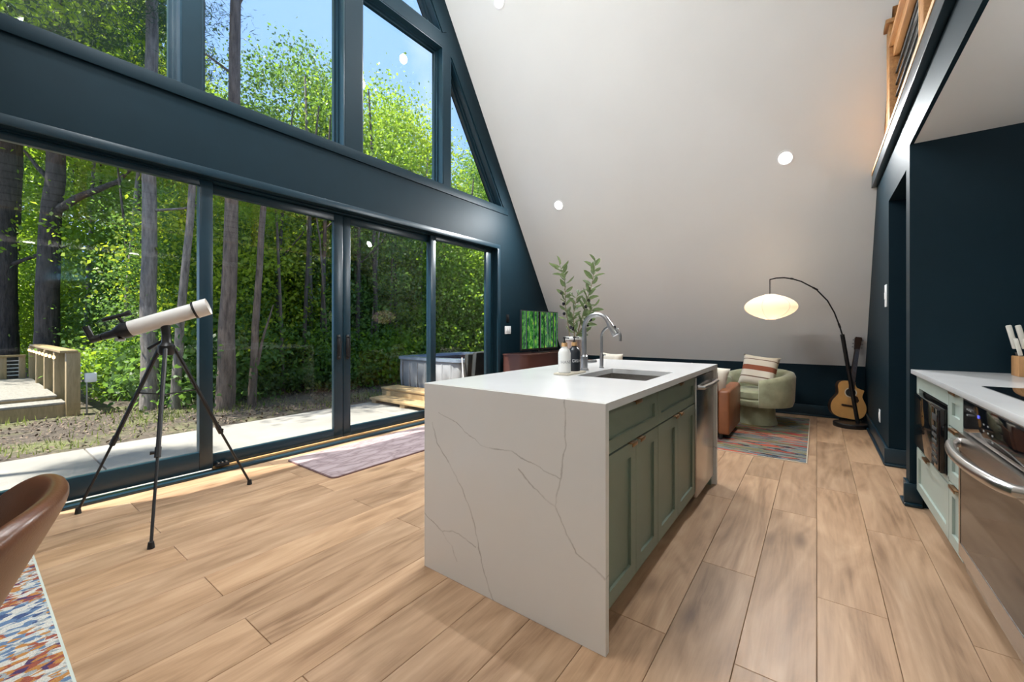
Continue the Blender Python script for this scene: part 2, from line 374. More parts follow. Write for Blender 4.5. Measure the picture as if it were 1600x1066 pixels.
# ---- mesh builder
class MB:
    def __init__(s): s.bm = bmesh.new()
    def box(s, x0, x1, y0, y1, z0, z1, bev=0.0, seg=2):
        r = bmesh.ops.create_cube(s.bm, size=1.0, matrix=Matrix.Translation(((x0 + x1) / 2, (y0 + y1) / 2, (z0 + z1) / 2)) @ Matrix.Diagonal((abs(x1 - x0), abs(y1 - y0), abs(z1 - z0), 1)))
        if bev > 0:
            ed = list({e for v in r['verts'] for e in v.link_edges})
            bmesh.ops.bevel(s.bm, geom=ed, offset=min(bev, .49 * min(abs(x1 - x0), abs(y1 - y0), abs(z1 - z0))), segments=seg, profile=0.5, affect='EDGES')
        return s
    def prism(s, poly, axis, a0, a1):
        """poly: 2D points; axis 'x' -> (y,z), 'y' -> (x,z), 'z' -> (x,y)"""
        def P(p, a): return {'x': (a, p[0], p[1]), 'y': (p[0], a, p[1]), 'z': (p[0], p[1], a)}[axis]
        A = [s.bm.verts.new(P(p, a0)) for p in poly]; B = [s.bm.verts.new(P(p, a1)) for p in poly]
        n = len(poly)
        fs = [s.bm.faces.new(A), s.bm.faces.new(B[::-1])]
        for i in range(n): fs.append(s.bm.faces.new((A[i], B[i], B[(i + 1) % n], A[(i + 1) % n])))
        bmesh.ops.recalc_face_normals(s.bm, faces=fs); return s
    def ring(s, outer, inner, axis, a0, a1):
        n = len(outer)
        for i in range(n):
            j = (i + 1) % n; s.prism([outer[i], outer[j], inner[j], inner[i]], axis, a0, a1)
        return s
    def tube(s, pts, r, n=10, cap=True):
        pts = [Vector(p) for p in pts]; m = len(pts)
        rr = r if isinstance(r, (list, tuple)) else [r] * m
        rings = []; up = None
        for i, p in enumerate(pts):
            d = (pts[min(i + 1, m - 1)] - pts[max(i - 1, 0)]).normalized()
            if up is None:
                a = Vector((0, 0, 1)) if abs(d.z) < .9 else Vector((1, 0, 0)); up = d.cross(a).normalized()
            else:
                up = (up - d * up.dot(d)); up = up.normalized() if up.length > 1e-6 else d.orthogonal().normalized()
            w = d.cross(up)
            rings.append([s.bm.verts.new(p + (up * math.cos(k * 2 * math.pi / n) + w * math.sin(k * 2 * math.pi / n)) * rr[i]) for k in range(n)])
        fs = []
        for a, b in zip(rings, rings[1:]):
            for k in range(n): fs.append(s.bm.faces.new((a[k], a[(k + 1) % n], b[(k + 1) % n], b[k])))
        if cap: fs += [s.bm.faces.new(rings[0][::-1]), s.bm.faces.new(rings[-1])]
        bmesh.ops.recalc_face_normals(s.bm, faces=fs); return s
    def lathe(s, prof, c=(0, 0, 0), n=28, mat=None):
        """prof: (r, z) list; closed at axis where r==0"""
        rings = []; T = mat or Matrix.Translation(c)
        for r, z in prof:
            if r < 1e-6: rings.append([s.bm.verts.new(T @ Vector((0, 0, z)))])
            else: rings.append([s.bm.verts.new(T @ Vector((r * math.cos(k * 2 * math.pi / n), r * math.sin(k * 2 * math.pi / n), z))) for k in range(n)])
        fs = []
        for a, b in zip(rings, rings[1:]):
            for k in range(n):
                q = [a[k % len(a)], a[(k + 1) % len(a)], b[(k + 1) % len(b)], b[k % len(b)]]
                u = []
                for v in q:
                    if v not in u: u.append(v)
                if len(u) >= 3: fs.append(s.bm.faces.new(u))
        bmesh.ops.recalc_face_normals(s.bm, faces=fs); return s
    def grid(s, fn, nu, nv, close_u=False):
        V = [[s.bm.verts.new(fn(i / (nu if close_u else nu - 1), j / (nv - 1))) for j in range(nv)] for i in range(nu)]
        for i in range(nu if close_u else nu - 1):
            for j in range(nv - 1): s.bm.faces.new((V[i][j], V[(i + 1) % nu][j], V[(i + 1) % nu][j + 1], V[i][j + 1]))
        return s
    def xf(s, m): bmesh.ops.transform(s.bm, matrix=m, verts=s.bm.verts); return s
    def mesh(s, name, off=(0, 0, 0), smooth=True, angle=35):
        if Vector(off).length > 0: bmesh.ops.translate(s.bm, vec=-Vector(off), verts=s.bm.verts)
        me = bpy.data.meshes.new(name); s.bm.to_mesh(me); s.bm.free()
        if smooth:
            me.polygons.foreach_set('use_smooth', [True] * len(me.polygons)); me.set_sharp_from_angle(angle=math.radians(angle))
        return me
    def build(s, name, m, parent=None, local=False, smooth=True, angle=35):
        off = (0, 0, 0) if local or parent is None else world_off(parent)
        me = s.mesh(name, off, smooth, angle); me.materials.append(m if not isinstance(m, str) else M[m])
        o = bpy.data.objects.new(name, me); col.objects.link(o)
        if parent is not None: o.parent = parent
        return o
def world_off(p):
    v = Vector((0, 0, 0))
    while p is not None: v += Vector(p.location); p = p.parent
    return v
def tag(o, label=None, cat=None, group=None, kind=None):
    if label: o['label'] = label
    if cat: o['category'] = cat
    if group: o['group'] = group
    if kind: o['kind'] = kind
    return o
def thing(name, label, cat, loc=(0, 0, 0), rotz=0.0, group=None):
    o = bpy.data.objects.new(name, None); o.empty_display_size = 0.1; o.location = loc; o.rotation_euler = (0, 0, rotz); col.objects.link(o)
    return tag(o, label, cat, group)
def struct(o, label=None, cat=None): return tag(o, label, cat, kind='structure')
def copy_tree(o, parent=None):
    c = o.copy(); col.objects.link(c); c.parent = parent
    for ch in list(o.children): copy_tree(ch, c)
    return c
def inset(poly, d):
    """inset a convex counter-clockwise polygon"""
    n = len(poly); out = []
    ar = sum(poly[i][0] * poly[(i + 1) % n][1] - poly[(i + 1) % n][0] * poly[i][1] for i in range(n))
    if ar < 0: poly = poly[::-1]
    L = []
    for i in range(n):
        a = Vector(poly[i]); b = Vector(poly[(i + 1) % n]); t = (b - a).normalized(); nn = Vector((-t.y, t.x))
        L.append((a + nn * d, t))
    for i in range(n):
        (p, t), (q, u) = L[i - 1], L[i]
        k = ((q.x - p.x) * u.y - (q.y - p.y) * u.x) / (t.x * u.y - t.y * u.x)
        out.append(tuple(p + t * k))
    return poly, out

# ------------------------------------------------------------------ room shell
XW, XO = -3.92, -4.14            # inner and outer face of the glazed gable wall
YC, YK, ZK, SL = 2.46, 6.92, 0.70, 1.54   # ridge, knee wall, knee height, roof slope
ZA = ZK + SL * (YK - YC)
YL = 2 * YC - YK
def yr(z): return YK - (z - ZK) / SL
def yl(z): return 2 * YC - yr(z)

fl = struct(MB().box(XO, 2.2, YL - 0.02, YK + 0.02, -0.20, -0.0125).build('floor', M['toe']))
# oak planks, 235 mm wide, joints at fixed stations
W, L = 0.235, 1.56
pcache = {}
for c in range(-17, 9):
    x0 = c * W; x1 = x0 + W
    ph = 0.70 if c % 2 == 0 else 0.075
    a0 = max(x0, XW - 0.07); a1 = min(x1, 2.1)
    if a1 - a0 < 0.02: continue
    y = ph - L * 3
    while y < YK:
        b0 = max(y, -1.98); b1 = min(y + L, YK - 0.001)
        y += L
        if b1 - b0 < 0.05: continue
        key = (round(a1 - a0, 3), round(b1 - b0, 3))
        if key not in pcache:
            mb = MB().box(0.0008, key[0] - 0.0008, 0.0008, key[1] - 0.0008, -0.012, 0.0)
            bmesh.ops.bevel(mb.bm, geom=[e for e in mb.bm.edges if all(v.co.z > -0.001 for v in e.verts)], offset=0.0016, segments=1, affect='EDGES')
            pcache[key] = mb.mesh('plank', smooth=False); pcache[key].materials.append(M['oak'])
        o = bpy.data.objects.new('plank', pcache[key]); o.location = (a0, b0, 0); o.parent = fl; col.objects.link(o)

# gable wall with its openings
ZS, ZB0, ZB1 = 3.06, 4.87, 5.045
DY0, DY1, DZ = -0.20, 4.904, 2.41
w = MB()
for poly in ([(DY1, -0.2), (YK + .02, -0.2), (YK + .02, ZK), (yr(DZ), DZ), (DY1, DZ)],
             [(YL - .02, -0.2), (DY0, -0.2), (DY0, DZ), (yl(DZ), DZ), (YL - .02, ZK)],
             [(yl(DZ), DZ), (yr(DZ), DZ), (yr(ZS), ZS), (yl(ZS), ZS)],
             [(1.028, ZS), (1.151, ZS), (1.151, ZB0), (1.028, ZB0)],
             [(2.387, ZS), (2.586, ZS), (2.586, ZB0), (2.387, ZB0)],
             [(3.782, ZS), (3.91, ZS), (3.91, ZB0), (3.782, ZB0)],
             [(5.055, ZS), (yr(ZS), ZS), (yr(4.818), 4.818), (3.91, 4.818)],
             [(3.91, 4.818), (yr(4.818), 4.818), (yr(ZB0), ZB0), (3.91, ZB0)],
             [(yl(ZS), ZS), (-0.135, ZS), (1.028, 4.818), (yl(4.818), 4.818)],
             [(yl(4.818), 4.818), (1.028, 4.818), (1.028, ZB0), (yl(ZB0), ZB0)],
             [(yl(ZB0), ZB0), (yr(ZB0), ZB0), (yr(ZB1), ZB1), (yl(ZB1), ZB1)],
             [(3.759, ZB1), (yr(ZB1), ZB1), (YC, ZA), (2.586, 6.85)],
             [(yl(ZB1), ZB1), (1.161, ZB1), (2.334, 6.85), (YC, ZA)],
             [(2.387, ZB1), (2.586, ZB1), (2.586, 6.85), (YC, ZA), (2.387, 6.85)]):
    w.prism(poly, 'x', XO, XW)
struct(w.build('wall_left', M['navy'], smooth=False))
# roof slopes (white inside)
t_ = 0.22
mb = MB().prism([(YK, ZK), (YC, ZA), (YC, ZA + t_ * 1.9), (YK + t_ * 1.2, ZK + 0.0)], 'x', XO - 0.05, 4.2)
struct(mb.build('ceiling', M['white'], smooth=False))
mb = MB().prism([(YL, ZK), (YL - t_ * 1.2, ZK), (YC, ZA + t_ * 1.9), (YC, ZA)], 'x', XO - 0.05, 4.2)
struct(mb.build('ceiling.001', M['white'], smooth=False))
struct(MB().box(XO, 4.2, YK, YK + 0.15, -0.2, ZK).build('wall_back', M['navy'], smooth=False))
struct(MB().box(XO, 4.2, YL - 0.15, YL, -0.2, ZK).build('wall_front', M['navy'], smooth=False))
# right side: wall, hall opening, stub wall, kitchen back wall, loft floor
XR = 0.50
w = MB()
w.box(XR, XR + 0.12, 4.80, YK, 0, 2.75)                 # wall beside the guitar
w.box(XR, XR + 0.12, 3.93, 4.80, 2.29, 2.75)            # header over the hall opening
w.box(XR, 1.30, 3.80, 3.93, 0, 2.75)                    # stub wall at the end of the worktop
w.box(XR + 0.12, 2.1, 4.80, 4.92, 0, 2.62)              # hall wall
w.box(2.0, 2.1, 3.80, 4.80, 0, 2.62)
w.box(1.18, 1.30, YL, 3.80, 0, 2.62)                    # wall behind the worktop
w.box(XR, XR + 0.02, YL, 3.80, 2.418, 2.75)              # loft edge beam
struct(w.build('wall_right', M['navy'], smooth=False))
struct(MB().box(XR + 0.02, 1.18, YL, 3.80, 2.42, 2.50).build('ceiling.002', M['white'], smooth=False))
struct(MB().box(XR + 0.12, 2.0, 3.93, 4.80, 2.29, 2.36).build('ceiling.003', M['navy'], smooth=False))
struct(MB().box(XR + 0.13, 4.1, YL, 5.60, 2.63, 2.76).build('floor.001', M['toe'], smooth=False))
struct(MB().prism([(YL, ZK), (YK, ZK), (YC, ZA)], 'x', 4.1, 4.2).build('wall_loft', M['white'], smooth=False))
# trims
struct(MB().box(XW, XW + 0.022, -0.40, 5.16, 2.965, 3.068, .003).build('trim_1', M['navy']))
m2 = MB(); m2.box(XW, XW + 0.016, -0.26, DY1 + 0.065, DZ, DZ + 0.062, .003); m2.box(XW, XW + 0.016, DY1, DY1 + 0.065, 0, DZ, .003); m2.box(XW, XW + 0.016, DY0 - 0.065, DY0, 0, DZ, .003)
struct(m2.build('trim_2', M['navy_gloss']))
m3 = MB()
for a, b in (((5.055, ZS + 0.01), (3.92, 4.80)), ((3.759, ZB1), (2.60, 6.83))):
    nx, nz = SL / math.hypot(1, SL), 1 / math.hypot(1, SL)
    m3.prism([a, (a[0] + .085 * nx, a[1] + .085 * nz), (b[0] + .085 * nx, b[1] + .085 * nz), b], 'x', XW, XW + 0.012)
struct(m3.build('trim_3', M['navy'], smooth=False))
m4 = MB(); m4.box(XR - 0.045, XR, YL, 5.66, 2.645, 2.752, .004)
struct(m4.build('trim_4', M['navy_gloss']))
struct(MB().box(XR - 0.05, XR + 0.06, YL, 5.60, 2.752, 2.785, .004).build('trim_5', M['cap_wood']))
# baseboards with shoe moulding
def baseboard(name, segs):
    m = MB()
    for x0, x1, y0, y1, nx, ny in segs:
        m.box(x0 + min(0, nx) * .016, x1 + max(0, nx) * .016, y0 + min(0, ny) * .016, y1 + max(0, ny) * .016, 0, 0.15, .003)
        m.box(x0 + min(0, nx) * .034, x1 + max(0, nx) * .034, y0 + min(0, ny) * .034, y1 + max(0, ny) * .034, 0, 0.022, .006)
    return struct(m.build(name, M['navy_gloss']))
baseboard('baseboard_right', [(XR, XR, 4.80, YK - .03, -1, 0), (XR - 0.03, 1.9, 4.80, 4.80, 0, -1), (XR, XR, 3.80, 3.93, -1, 0), (XR - 0.03, 0.56, 3.80, 3.80, 0, -1)])
baseboard('baseboard_back', [(XW + .04, XR - .03, YK, YK, 0, -1)])
baseboard('baseboard_left', [(XW, XW, DY1 + 0.07, YK - .04, 1, 0)])

# upper windows
wins = [[(1.151, ZS), (2.387, ZS), (2.387, ZB0), (1.151, ZB0)], [(2.586, ZS), (3.782, ZS), (3.782, ZB0), (2.586, ZB0)],
        [(3.91, ZS), (5.055, ZS), (3.91, 4.818)], [(-0.135, ZS), (1.028, ZS), (1.028, 4.818)],
        [(2.586, ZB1), (3.759, ZB1), (2.586, 6.85)], [(1.161, ZB1), (2.387, ZB1), (2.334, 6.85)]]
for i, poly in enumerate(wins):
    e = struct(thing('window_%d' % (i + 1), None, None, (XW - 0.13, sum(p[0] for p in poly) / len(poly), ZS)))
    po, a = inset(poly, 0.014); _, b = inset(poly, 0.034); _, c = inset(poly, 0.058)
    MB().ring(po, a, 'x', XW - 0.10, XW - 0.004).build('reveal', M['navy_gloss'], e, smooth=False)
    MB().ring(po, b, 'x', XW - 0.17, XW - 0.085).build('frame', M['navy_gloss'], e, smooth=False)
    MB().ring(b, c, 'x', XW - 0.155, XW - 0.115).build('sash', M['navy_gloss'], e, smooth=False)
    MB().prism(c, 'x', XW - 0.138, XW - 0.132).build('pane', M['glass'], e, smooth=False)

# sliding glass doors
def leaf(n, y0, y1, gy0, gy1, gz0, gz1, z0, z1, x0, x1):
    e = struct(thing('door_%d' % n, None, None, ((x0 + x1) / 2, (y0 + y1) / 2, 0)))
    MB().box(x0, x1, y0, gy0, z0, z1, .004).build('stile', M['navy_gloss'], e)
    MB().box(x0, x1, gy1, y1, z0, z1, .004).build('stile', M['navy_gloss'], e)
    MB().box(x0, x1, gy0, gy1, z0, gz0, .004).build('rail', M['navy_gloss'], e)
    MB().box(x0, x1, gy0, gy1, gz1, z1, .004).build('rail', M['navy_gloss'], e)
    xm = (x0 + x1) / 2
    MB().box(xm - .003, xm + .003, gy0, gy1, gz0, gz1).build('pane', M['glass'], e, smooth=False)
    return e
d1 = leaf(1, DY0 + .03, 1.253, DY0 + .12, 1.160, 0.185, 2.345, 0.035, 2.395, -4.045, -4.0)
d2 = leaf(2, 1.17, 2.446, 1.26, 2.345, 0.130, 2.318, 0.030, 2.395, -4.105, -4.06)
d3 = leaf(3, 2.452, 3.74, 2.536, 3.65, 0.130, 2.318, 0.030, 2.395, -4.105, -4.06)
d4 = leaf(4, 3.635, 4.87, 3.722, 4.74, 0.185, 2.345, 0.035, 2.395, -4.045, -4.0)
for d, y in ((d2, 2.395), (d3, 2.498)):
    m = MB(); m.tube([(-4.02, y, 0.88), (-4.012, y, 0.98), (-4.02, y, 1.10)], .008, 8); m.tube([(-4.062, y, 0.885), (-4.02, y, 0.885)], .010, 8); m.tube([(-4.062, y, 1.095), (-4.02, y, 1.095)], .010, 8)
    m.box(-4.06, -4.052, y - .018, y + .018, 0.86, 1.12, .003)
    tag(m.build('handle', M['black'], d), 'black bar pull handle')
m = MB(); m.box(-4.13, -3.99, DY0, DY1, 2.395, DZ, 0); m.box(-4.13, -3.99, 4.872, DY1, 0, DZ); m.box(-4.13, -3.99, DY0, DY0 + .028, 0, DZ)
m.box(XW - 0.005, -3.985, DY0, DY1, 0.0, 0.022, .005); m.box(-4.055, -3.985, DY0, DY1, 0, 0.012)
struct(m.build('trim_6', M['navy_gloss']))
struct(MB().box(-4.056, -4.030, 1.26, 3.63, 0.012, 0.034, .003).build('trim_7', M['track']))
t = thing('door_stop', 'small dark clamp on the wooden track beside the telescope', 'door stop', (-4.02, 1.32, 0.034))
MB().box(-4.045, -3.99, 1.275, 1.37, 0.034, 0.062, .006).build('body', M['black'], t)
for k in range(3): MB().box(-4.04, -3.995, 1.285 + k * .028, 1.30 + k * .028, 0.062, 0.072, .003).build('clip', M['chrome'], t)

# ------------------------------------------------------------------ downlights in the roof slope (seen ones, then unseen ones added to brighten the room)
nrm_r = Vector((0, -SL, -1)).normalized(); nrm_l = Vector((0, SL, -1)).normalized()
def downlight(p, nrm, label, group, watts, tint=(0.95, 0.985, 1.0)):
    t = thing('recessed_downlight', label, 'ceiling light', p, 0, group)
    R = Matrix.Translation(p) @ nrm.to_track_quat('Z', 'Y').to_matrix().to_4x4()
    MB().lathe([(0.062, 0.0), (0.085, 0.0), (0.085, 0.006), (0.070, 0.009), (0.062, 0.003)], n=32, mat=R).build('trim_ring', M['white_plastic'], t)
    MB().lathe([(0, 0.003), (0.062, 0.003), (0.062, 0.0), (0, 0.0)], n=32, mat=R).build('lens', M['led'], t)
    ld = bpy.data.lights.new('downlight_lamp', 'AREA'); ld.shape = 'DISK'; ld.size = 0.12; ld.energy = watts; ld.color = tint
    lo = bpy.data.objects.new('downlight_lamp', ld); lo.parent = t; lo.location = nrm * 0.02; lo.rotation_euler = (-nrm).to_track_quat('Z', 'Y').to_euler(); col.objects.link(lo)
def on_r(x, y): return Vector((x, y, ZK + SL * (YK - y)))
downlight(on_r(-3.15, 3.98), nrm_r, 'glowing recessed downlight at the top edge of the white slope by the windows', None, DOWNLIGHT_W * 1.6)
downlight(on_r(-3.125, 5.395), nrm_r, 'glowing recessed downlight above the olive branches', None, DOWNLIGHT_W * 5.0)
downlight(on_r(-0.277, 5.392), nrm_r, 'glowing recessed downlight above the arc lamp', None, DOWNLIGHT_W * 3.4)
g_ = 'unseen downlights added for brightness'  # downlights in this group are unseen, added to lift the interior brightness
downlight(on_r(-2.1, 3.98), nrm_r, 'added unseen downlight higher up on the white slope', g_, DOWNLIGHT_W * 2.4)
for x in (-3.4, -2.7, -1.6):
    for y in (0.35,):
        downlight(Vector((x, y, ZK + SL * (YK - (2 * YC - y)))), nrm_l, 'added unseen downlight on the opposite white slope', g_, DOWNLIGHT_W * {-3.4: 2.4, -2.7: 2.2, -1.6: 1.5}[x])
    downlight(on_r(x, 2.90), nrm_r, 'added unseen downlight near the ridge of the white slope', g_, DOWNLIGHT_W * {-3.4: 4.6, -2.7: 4.4, -1.6: .3}[x])
for y in (-.6, 0.6, 1.7): downlight(Vector((0.85, y, 2.42)), Vector((0, 0, -1)), 'added unseen downlight over the kitchen worktop', g_, DOWNLIGHT_W * .12, (1.0, .92, .80))  # unseen lamps added to light the kitchen side

# unseen uplight added over the near worktop to brighten the kitchen ceiling
t = thing('added_uplight', 'unseen uplight added over the near end of the worktop', 'fill light', (1.178, 1.0, 1.85))
MB().box(1.14, 1.178, .85, 1.15, 1.80, 1.88, .006).build('backplate', M['chrome'], t)
MB().box(1.06, 1.14, .80, 1.20, 1.80, 1.84, .006).build('tray', M['chrome'], t)
MB().box(1.04, 1.055, .79, 1.21, 1.80, 1.925, .003).build('shield', M['chrome'], t)  # lip added to keep the uplight off the roof slope
MB().box(1.07, 1.13, .81, 1.19, 1.84, 1.846).build('lens', M['led'], t, smooth=False)
ld = bpy.data.lights.new('added_uplight_lamp', 'AREA'); ld.shape = 'RECTANGLE'; ld.size = .06; ld.size_y = .38; ld.energy = 80; ld.color = (1.0, .97, .93)
lo = bpy.data.objects.new('added_uplight_lamp', ld); lo.parent = t; lo.location = (-.078, 0, .004); lo.rotation_euler = (math.pi, 0, 0); col.objects.link(lo)

# ------------------------------------------------------------------ island
IX0, IX1, IY0, IY1, TOP = -1.575, -0.610, 1.388, 3.460, 0.914
isl = thing('island_worktop', 'white veined quartz island worktop with waterfall ends and a sink cut-out', 'worktop', (IX0, IY0, 0))
SX0, SX1, SY0, SY1 = -1.118, -0.712, 2.124, 2.650
m = MB()
m.box(IX0, IX1, IY0 + .03, SY0, TOP - .03, TOP); m.box(IX0, IX1, SY1, IY1 - .03, TOP - .03, TOP); m.box(IX0, SX0, SY0, SY1, TOP - .03, TOP); m.box(SX1, IX1, SY0, SY1, TOP - .03, TOP)
m.build('slab', M['counter'], isl, smooth=False)
for a, b in ((IY0, IY0 + .03), (IY1 - .03, IY1)):
    m = MB().box(IX0, IX1, a, b, 0, TOP); bmesh.ops.bevel(m.bm, geom=[e for e in m.bm.edges], offset=.0015, segments=1, affect='EDGES')
    m.build('waterfall_panel', M['quartz'], isl, smooth=False)
# the slab's veins only run on the end panels: the object's origin is the near left foot

def shaker(parent, name, m, y0, y1, z0, z1, xf, sgn, rail=0.055, thick=0.02, handle=None):
    """a recessed-panel front standing on the plane x = xf, facing sgn"""
    b = MB(); xa, xb = sorted((xf, xf + sgn * thick)); xm = xf + sgn * thick * .45
    g = .0016; y0 += g; y1 -= g; z0 += g; z1 -= g
    po = [(y0, z0), (y1, z0), (y1, z1), (y0, z1)]; pi = [(y0 + rail, z0 + rail), (y1 - rail, z0 + rail), (y1 - rail, z1 - rail), (y0 + rail, z1 - rail)]
    b.ring(po, pi, 'x', xa, xb)
    f = b.build(name, M[m], parent, smooth=False)
    a_, b_ = sorted((xf, xm)); MB().box(a_, b_, pi[0][0], pi[1][0], pi[0][1], pi[2][1]).build('panel', M[m], f, smooth=False)
    if handle:
        ha, hb, hz = handle; xs = xf + sgn * thick
        q = MB(); xq = sorted((xs - sgn * .018, xs + sgn * .016)); q.box(xq[0], xq[1], ha, hb, z1 - .001, z1 + .003, .001)
        xq = sorted((xs + sgn * .013, xs + sgn * .016)); q.box(xq[0], xq[1], ha, hb, z1 - hz, z1 + .003, .001)
        tag(q.build('handle', M['bronze'], f), 'bronze edge pull')
    return f
CF = -0.655
def island_unit(label, y0, y1, ys):
    t = thing('island_cabinet', label, 'cabinet', ((IX0 + CF) / 2, (y0 + y1) / 2, 0), 0, 'sage cabinets under the island')
    b = MB(); b.box(-1.25, CF, y0 + .001, y1 - .001, 0.11, 0.115); b.box(-1.25, CF, y0 + .001, y0 + .016, .11, .70 if y0 > 2 else .875); b.box(-1.25, CF, y1 - .016, y1 - .001, .11, .70); b.box(-1.25, -1.235, y0 + .016, y1 - .016, .11, .70)
    b.box(CF - .012, CF, y0 + .016, y1 - .016, .11, .875)
    b.build('body', M['sage_dark'], t, smooth=False)
    MB().box(-1.20, CF - .07, y0 + .001, y1 - .001, 0.0, 0.11).build('toe_kick', M['toe'], t, smooth=False)
    yc = (y0 + y1) / 2
    shaker(t, 'drawer', 'sage_dark', y0, y1, .705, .874, CF, 1, .05, .02, (yc - .02, yc + .06, .012))
    shaker(t, 'door', 'sage_dark', y0, ys, .115, .700, CF, 1, .06, .02, (ys - .08, ys - .02, .012))
    shaker(t, 'door', 'sage_dark', ys, y1, .115, .700, CF, 1, .06, .02, (ys + .02, ys + .08, .012))
    return t
island_unit('sage green island cabinet with two doors and a drawer, nearest the veined quartz end', IY0 + .032, 2.076, 1.768)
island_unit('sage green island cabinet with two doors and a drawer, next to the dishwasher', 2.078, 2.846, 2.440)
t = thing('dishwasher', 'brushed steel dishwasher built into the far end of the island', 'dishwasher', (-0.95, 3.13, 0))
MB().box(-1.2, CF + .002, 2.850, 3.395, .10, .872).build('body', M['black'], t, smooth=False)
MB().box(CF + .002, CF + .03, 2.852, 3.393, .085, .868, .004).build('door', M['steel'], t)
MB().box(CF + .001, CF + .028, 2.852, 3.393, .868, .880, .002).build('control_strip', M['black_gloss'], t)
q = MB(); q.tube([(CF + .03, 2.885, .80), (CF + .062, 2.895, .80), (CF + .070, 3.12, .80), (CF + .062, 3.35, .80), (CF + .03, 3.36, .80)], .014, 10); q.build('handle', M['chrome'], t)
MB().box(-1.15, CF - .05, 2.852, 3.393, 0, .085).build('toe_kick', M['toe'], t, smooth=False)
tag(MB().box(-1.25, CF + .01, 3.398, IY1 - .031, 0, .882).build('filler_panel', M['sage_dark'], smooth=False), 'narrow sage filler strip between dishwasher and quartz end', 'panel')
tag(MB().box(-1.275, -1.255, IY0 + .032, IY1 - .032, 0, .88).build('back_panel', M['sage_dark'], smooth=False), 'sage back panel under the overhang of the island', 'panel')
# sink
t = thing('sink', 'undermounted stainless sink basin sunk in the island worktop', 'sink', ((SX0 + SX1) / 2, (SY0 + SY1) / 2, .70))
m = MB(); b0, b1, b2, b3 = SX0 - .006, SX1 + .006, SY0 - .006, SY1 + .006
m.box(b0, b1, b2, b3, .706, .710); m.box(b0 - .003, b0, b2, b3, .706, .883); m.box(b1, b1 + .003, b2, b3, .706, .883); m.box(b0, b1, b2 - .003, b2, .706, .883); m.box(b0, b1, b3, b3 + .003, .706, .883)
m.build('basin', M['steel'], t, smooth=False)
MB().lathe([(0, .711), (.04, .711), (.042, .714), (.028, .713), (0, .712)], (-.915, 2.40, 0)).build('drain', M['chrome'], t)
# main faucet
def faucet(name, label, x, y, hgt, rad, reach, head):
    t = thing(name, label, 'faucet', (x, y, TOP))
    MB().lathe([(0, TOP), (rad * 1.9, TOP), (rad * 1.9, TOP + .008), (rad * 1.55, TOP + .012), (rad * 1.55, TOP + .09), (rad, TOP + .10), (0, TOP + .10)], (x, y, 0), 20).build('base', M['chrome'], t)
    pts = [(x, y, TOP + .09), (x, y, TOP + hgt - reach / 2)]
    for k in range(1, 13):
        a = math.pi * k / 12 * (0.86 if head else 1.0); pts.append((x + reach / 2 * (1 - math.cos(a)), y, TOP + hgt - reach / 2 + reach / 2 * math.sin(a)))
    e = Vector(pts[-1]); d = (e - Vector(pts[-2])).normalized()
    if not head: pts.append(tuple(e + Vector((0, 0, -.03))))
    MB().tube(pts, rad, 12).build('spout', M['chrome'], t)
    if head:
        h = MB().tube([e, e + d * .02, e + d * .085, e + d * .095], [rad * 1.05, rad * 1.25, rad * 1.55, rad * 1.35], 14).build('spray_head', M['chrome'], t)
        MB().box(e.x + d.x * .045 + .012, e.x + d.x * .045 + .026, y - .006, y + .006, e.z + d.z * .045 - .016, e.z + d.z * .045 + .016, .003).build('button', M['black'], h)
        MB().tube([(x, y, TOP + .055), (x + .025, y + .03, TOP + .055), (x + .055, y + .065, TOP + .058)], [.013, .011, .009], 10).build('lever', M['chrome'], t)
    else:
        MB().tube([(x, y, TOP + .085), (x + .01, y + .035, TOP + .088)], .006, 8).build('lever', M['chrome'], t)
faucet('pull_down_faucet', 'tall arched satin nickel pull-down faucet beside the sink', -1.221, 2.44, .362, .0145, .175, True)
faucet('filter_faucet', 'shorter slim gooseneck tap behind the tall faucet', -1.199, 2.66, .285, .0085, .135, False)
# soap bottles
def bottle(label, x, y, m, ink, txt):
    t = thing('soap_bottle', label, 'bottle', (x, y, TOP + .012), 0, 'soap bottles on the tray')
    z = TOP + .012
    MB().lathe([(0, z), (.034, z), (.037, z + .004), (.037, z + .115), (.030, z + .135), (.016, z + .148), (.016, z + .156), (0, z + .156)], (x, y, 0), 26).build('body', m, t)
    MB().lathe([(0, z + .154), (.018, z + .154), (.018, z + .176), (0, z + .176)], (x, y, 0), 20).build('collar', M['bamboo'], t)
    q = MB().lathe([(0, z + .176), (.009, z + .176), (.009, z + .182), (.004, z + .184), (.004, z + .20), (.009, z + .202), (.009, z + .21), (0, z + .21)], (x, y, 0), 14); q.tube([(x, y, z + .206), (x + .035, y - .01, z + .204)], .0035, 8)
    q.build('pump', M['black'], t)
    cu = bpy.data.curves.new('lettering', 'FONT'); cu.body = txt; cu.size = .026; cu.extrude = .0003; cu.align_x = 'CENTER'; cu.materials.append(ink)
    o = bpy.data.objects.new('lettering', cu); col.objects.link(o)
    dg = bpy.context.evaluated_depsgraph_get(); me = bpy.data.meshes.new_from_object(o.evaluated_get(dg)); bpy.data.objects.remove(o)
    # wrap the letters round the bottle, facing the sink side of the camera
    a0 = math.radians(-38)
    for v in me.vertices:
        lx, ly, lz = v.co; a = a0 + lx / .0375
        v.co = (.0374 * math.cos(a) + lz * math.cos(a), .0374 * math.sin(a) + lz * math.sin(a), ly + .055)
    me.materials.clear(); me.materials.append(ink)
    o = bpy.data.objects.new('lettering', me); o.parent = t; col.objects.link(o)
tray = MB(); tray.box(-1.245, -1.145, 2.085, 2.315, TOP, TOP + .010, .004); tray.box(-1.240, -1.150, 2.090, 2.310, TOP + .009, TOP + .012, .001)
tag(tray.build('soap_tray', M['felt']), 'small pale tray under the two soap bottles', 'tray')
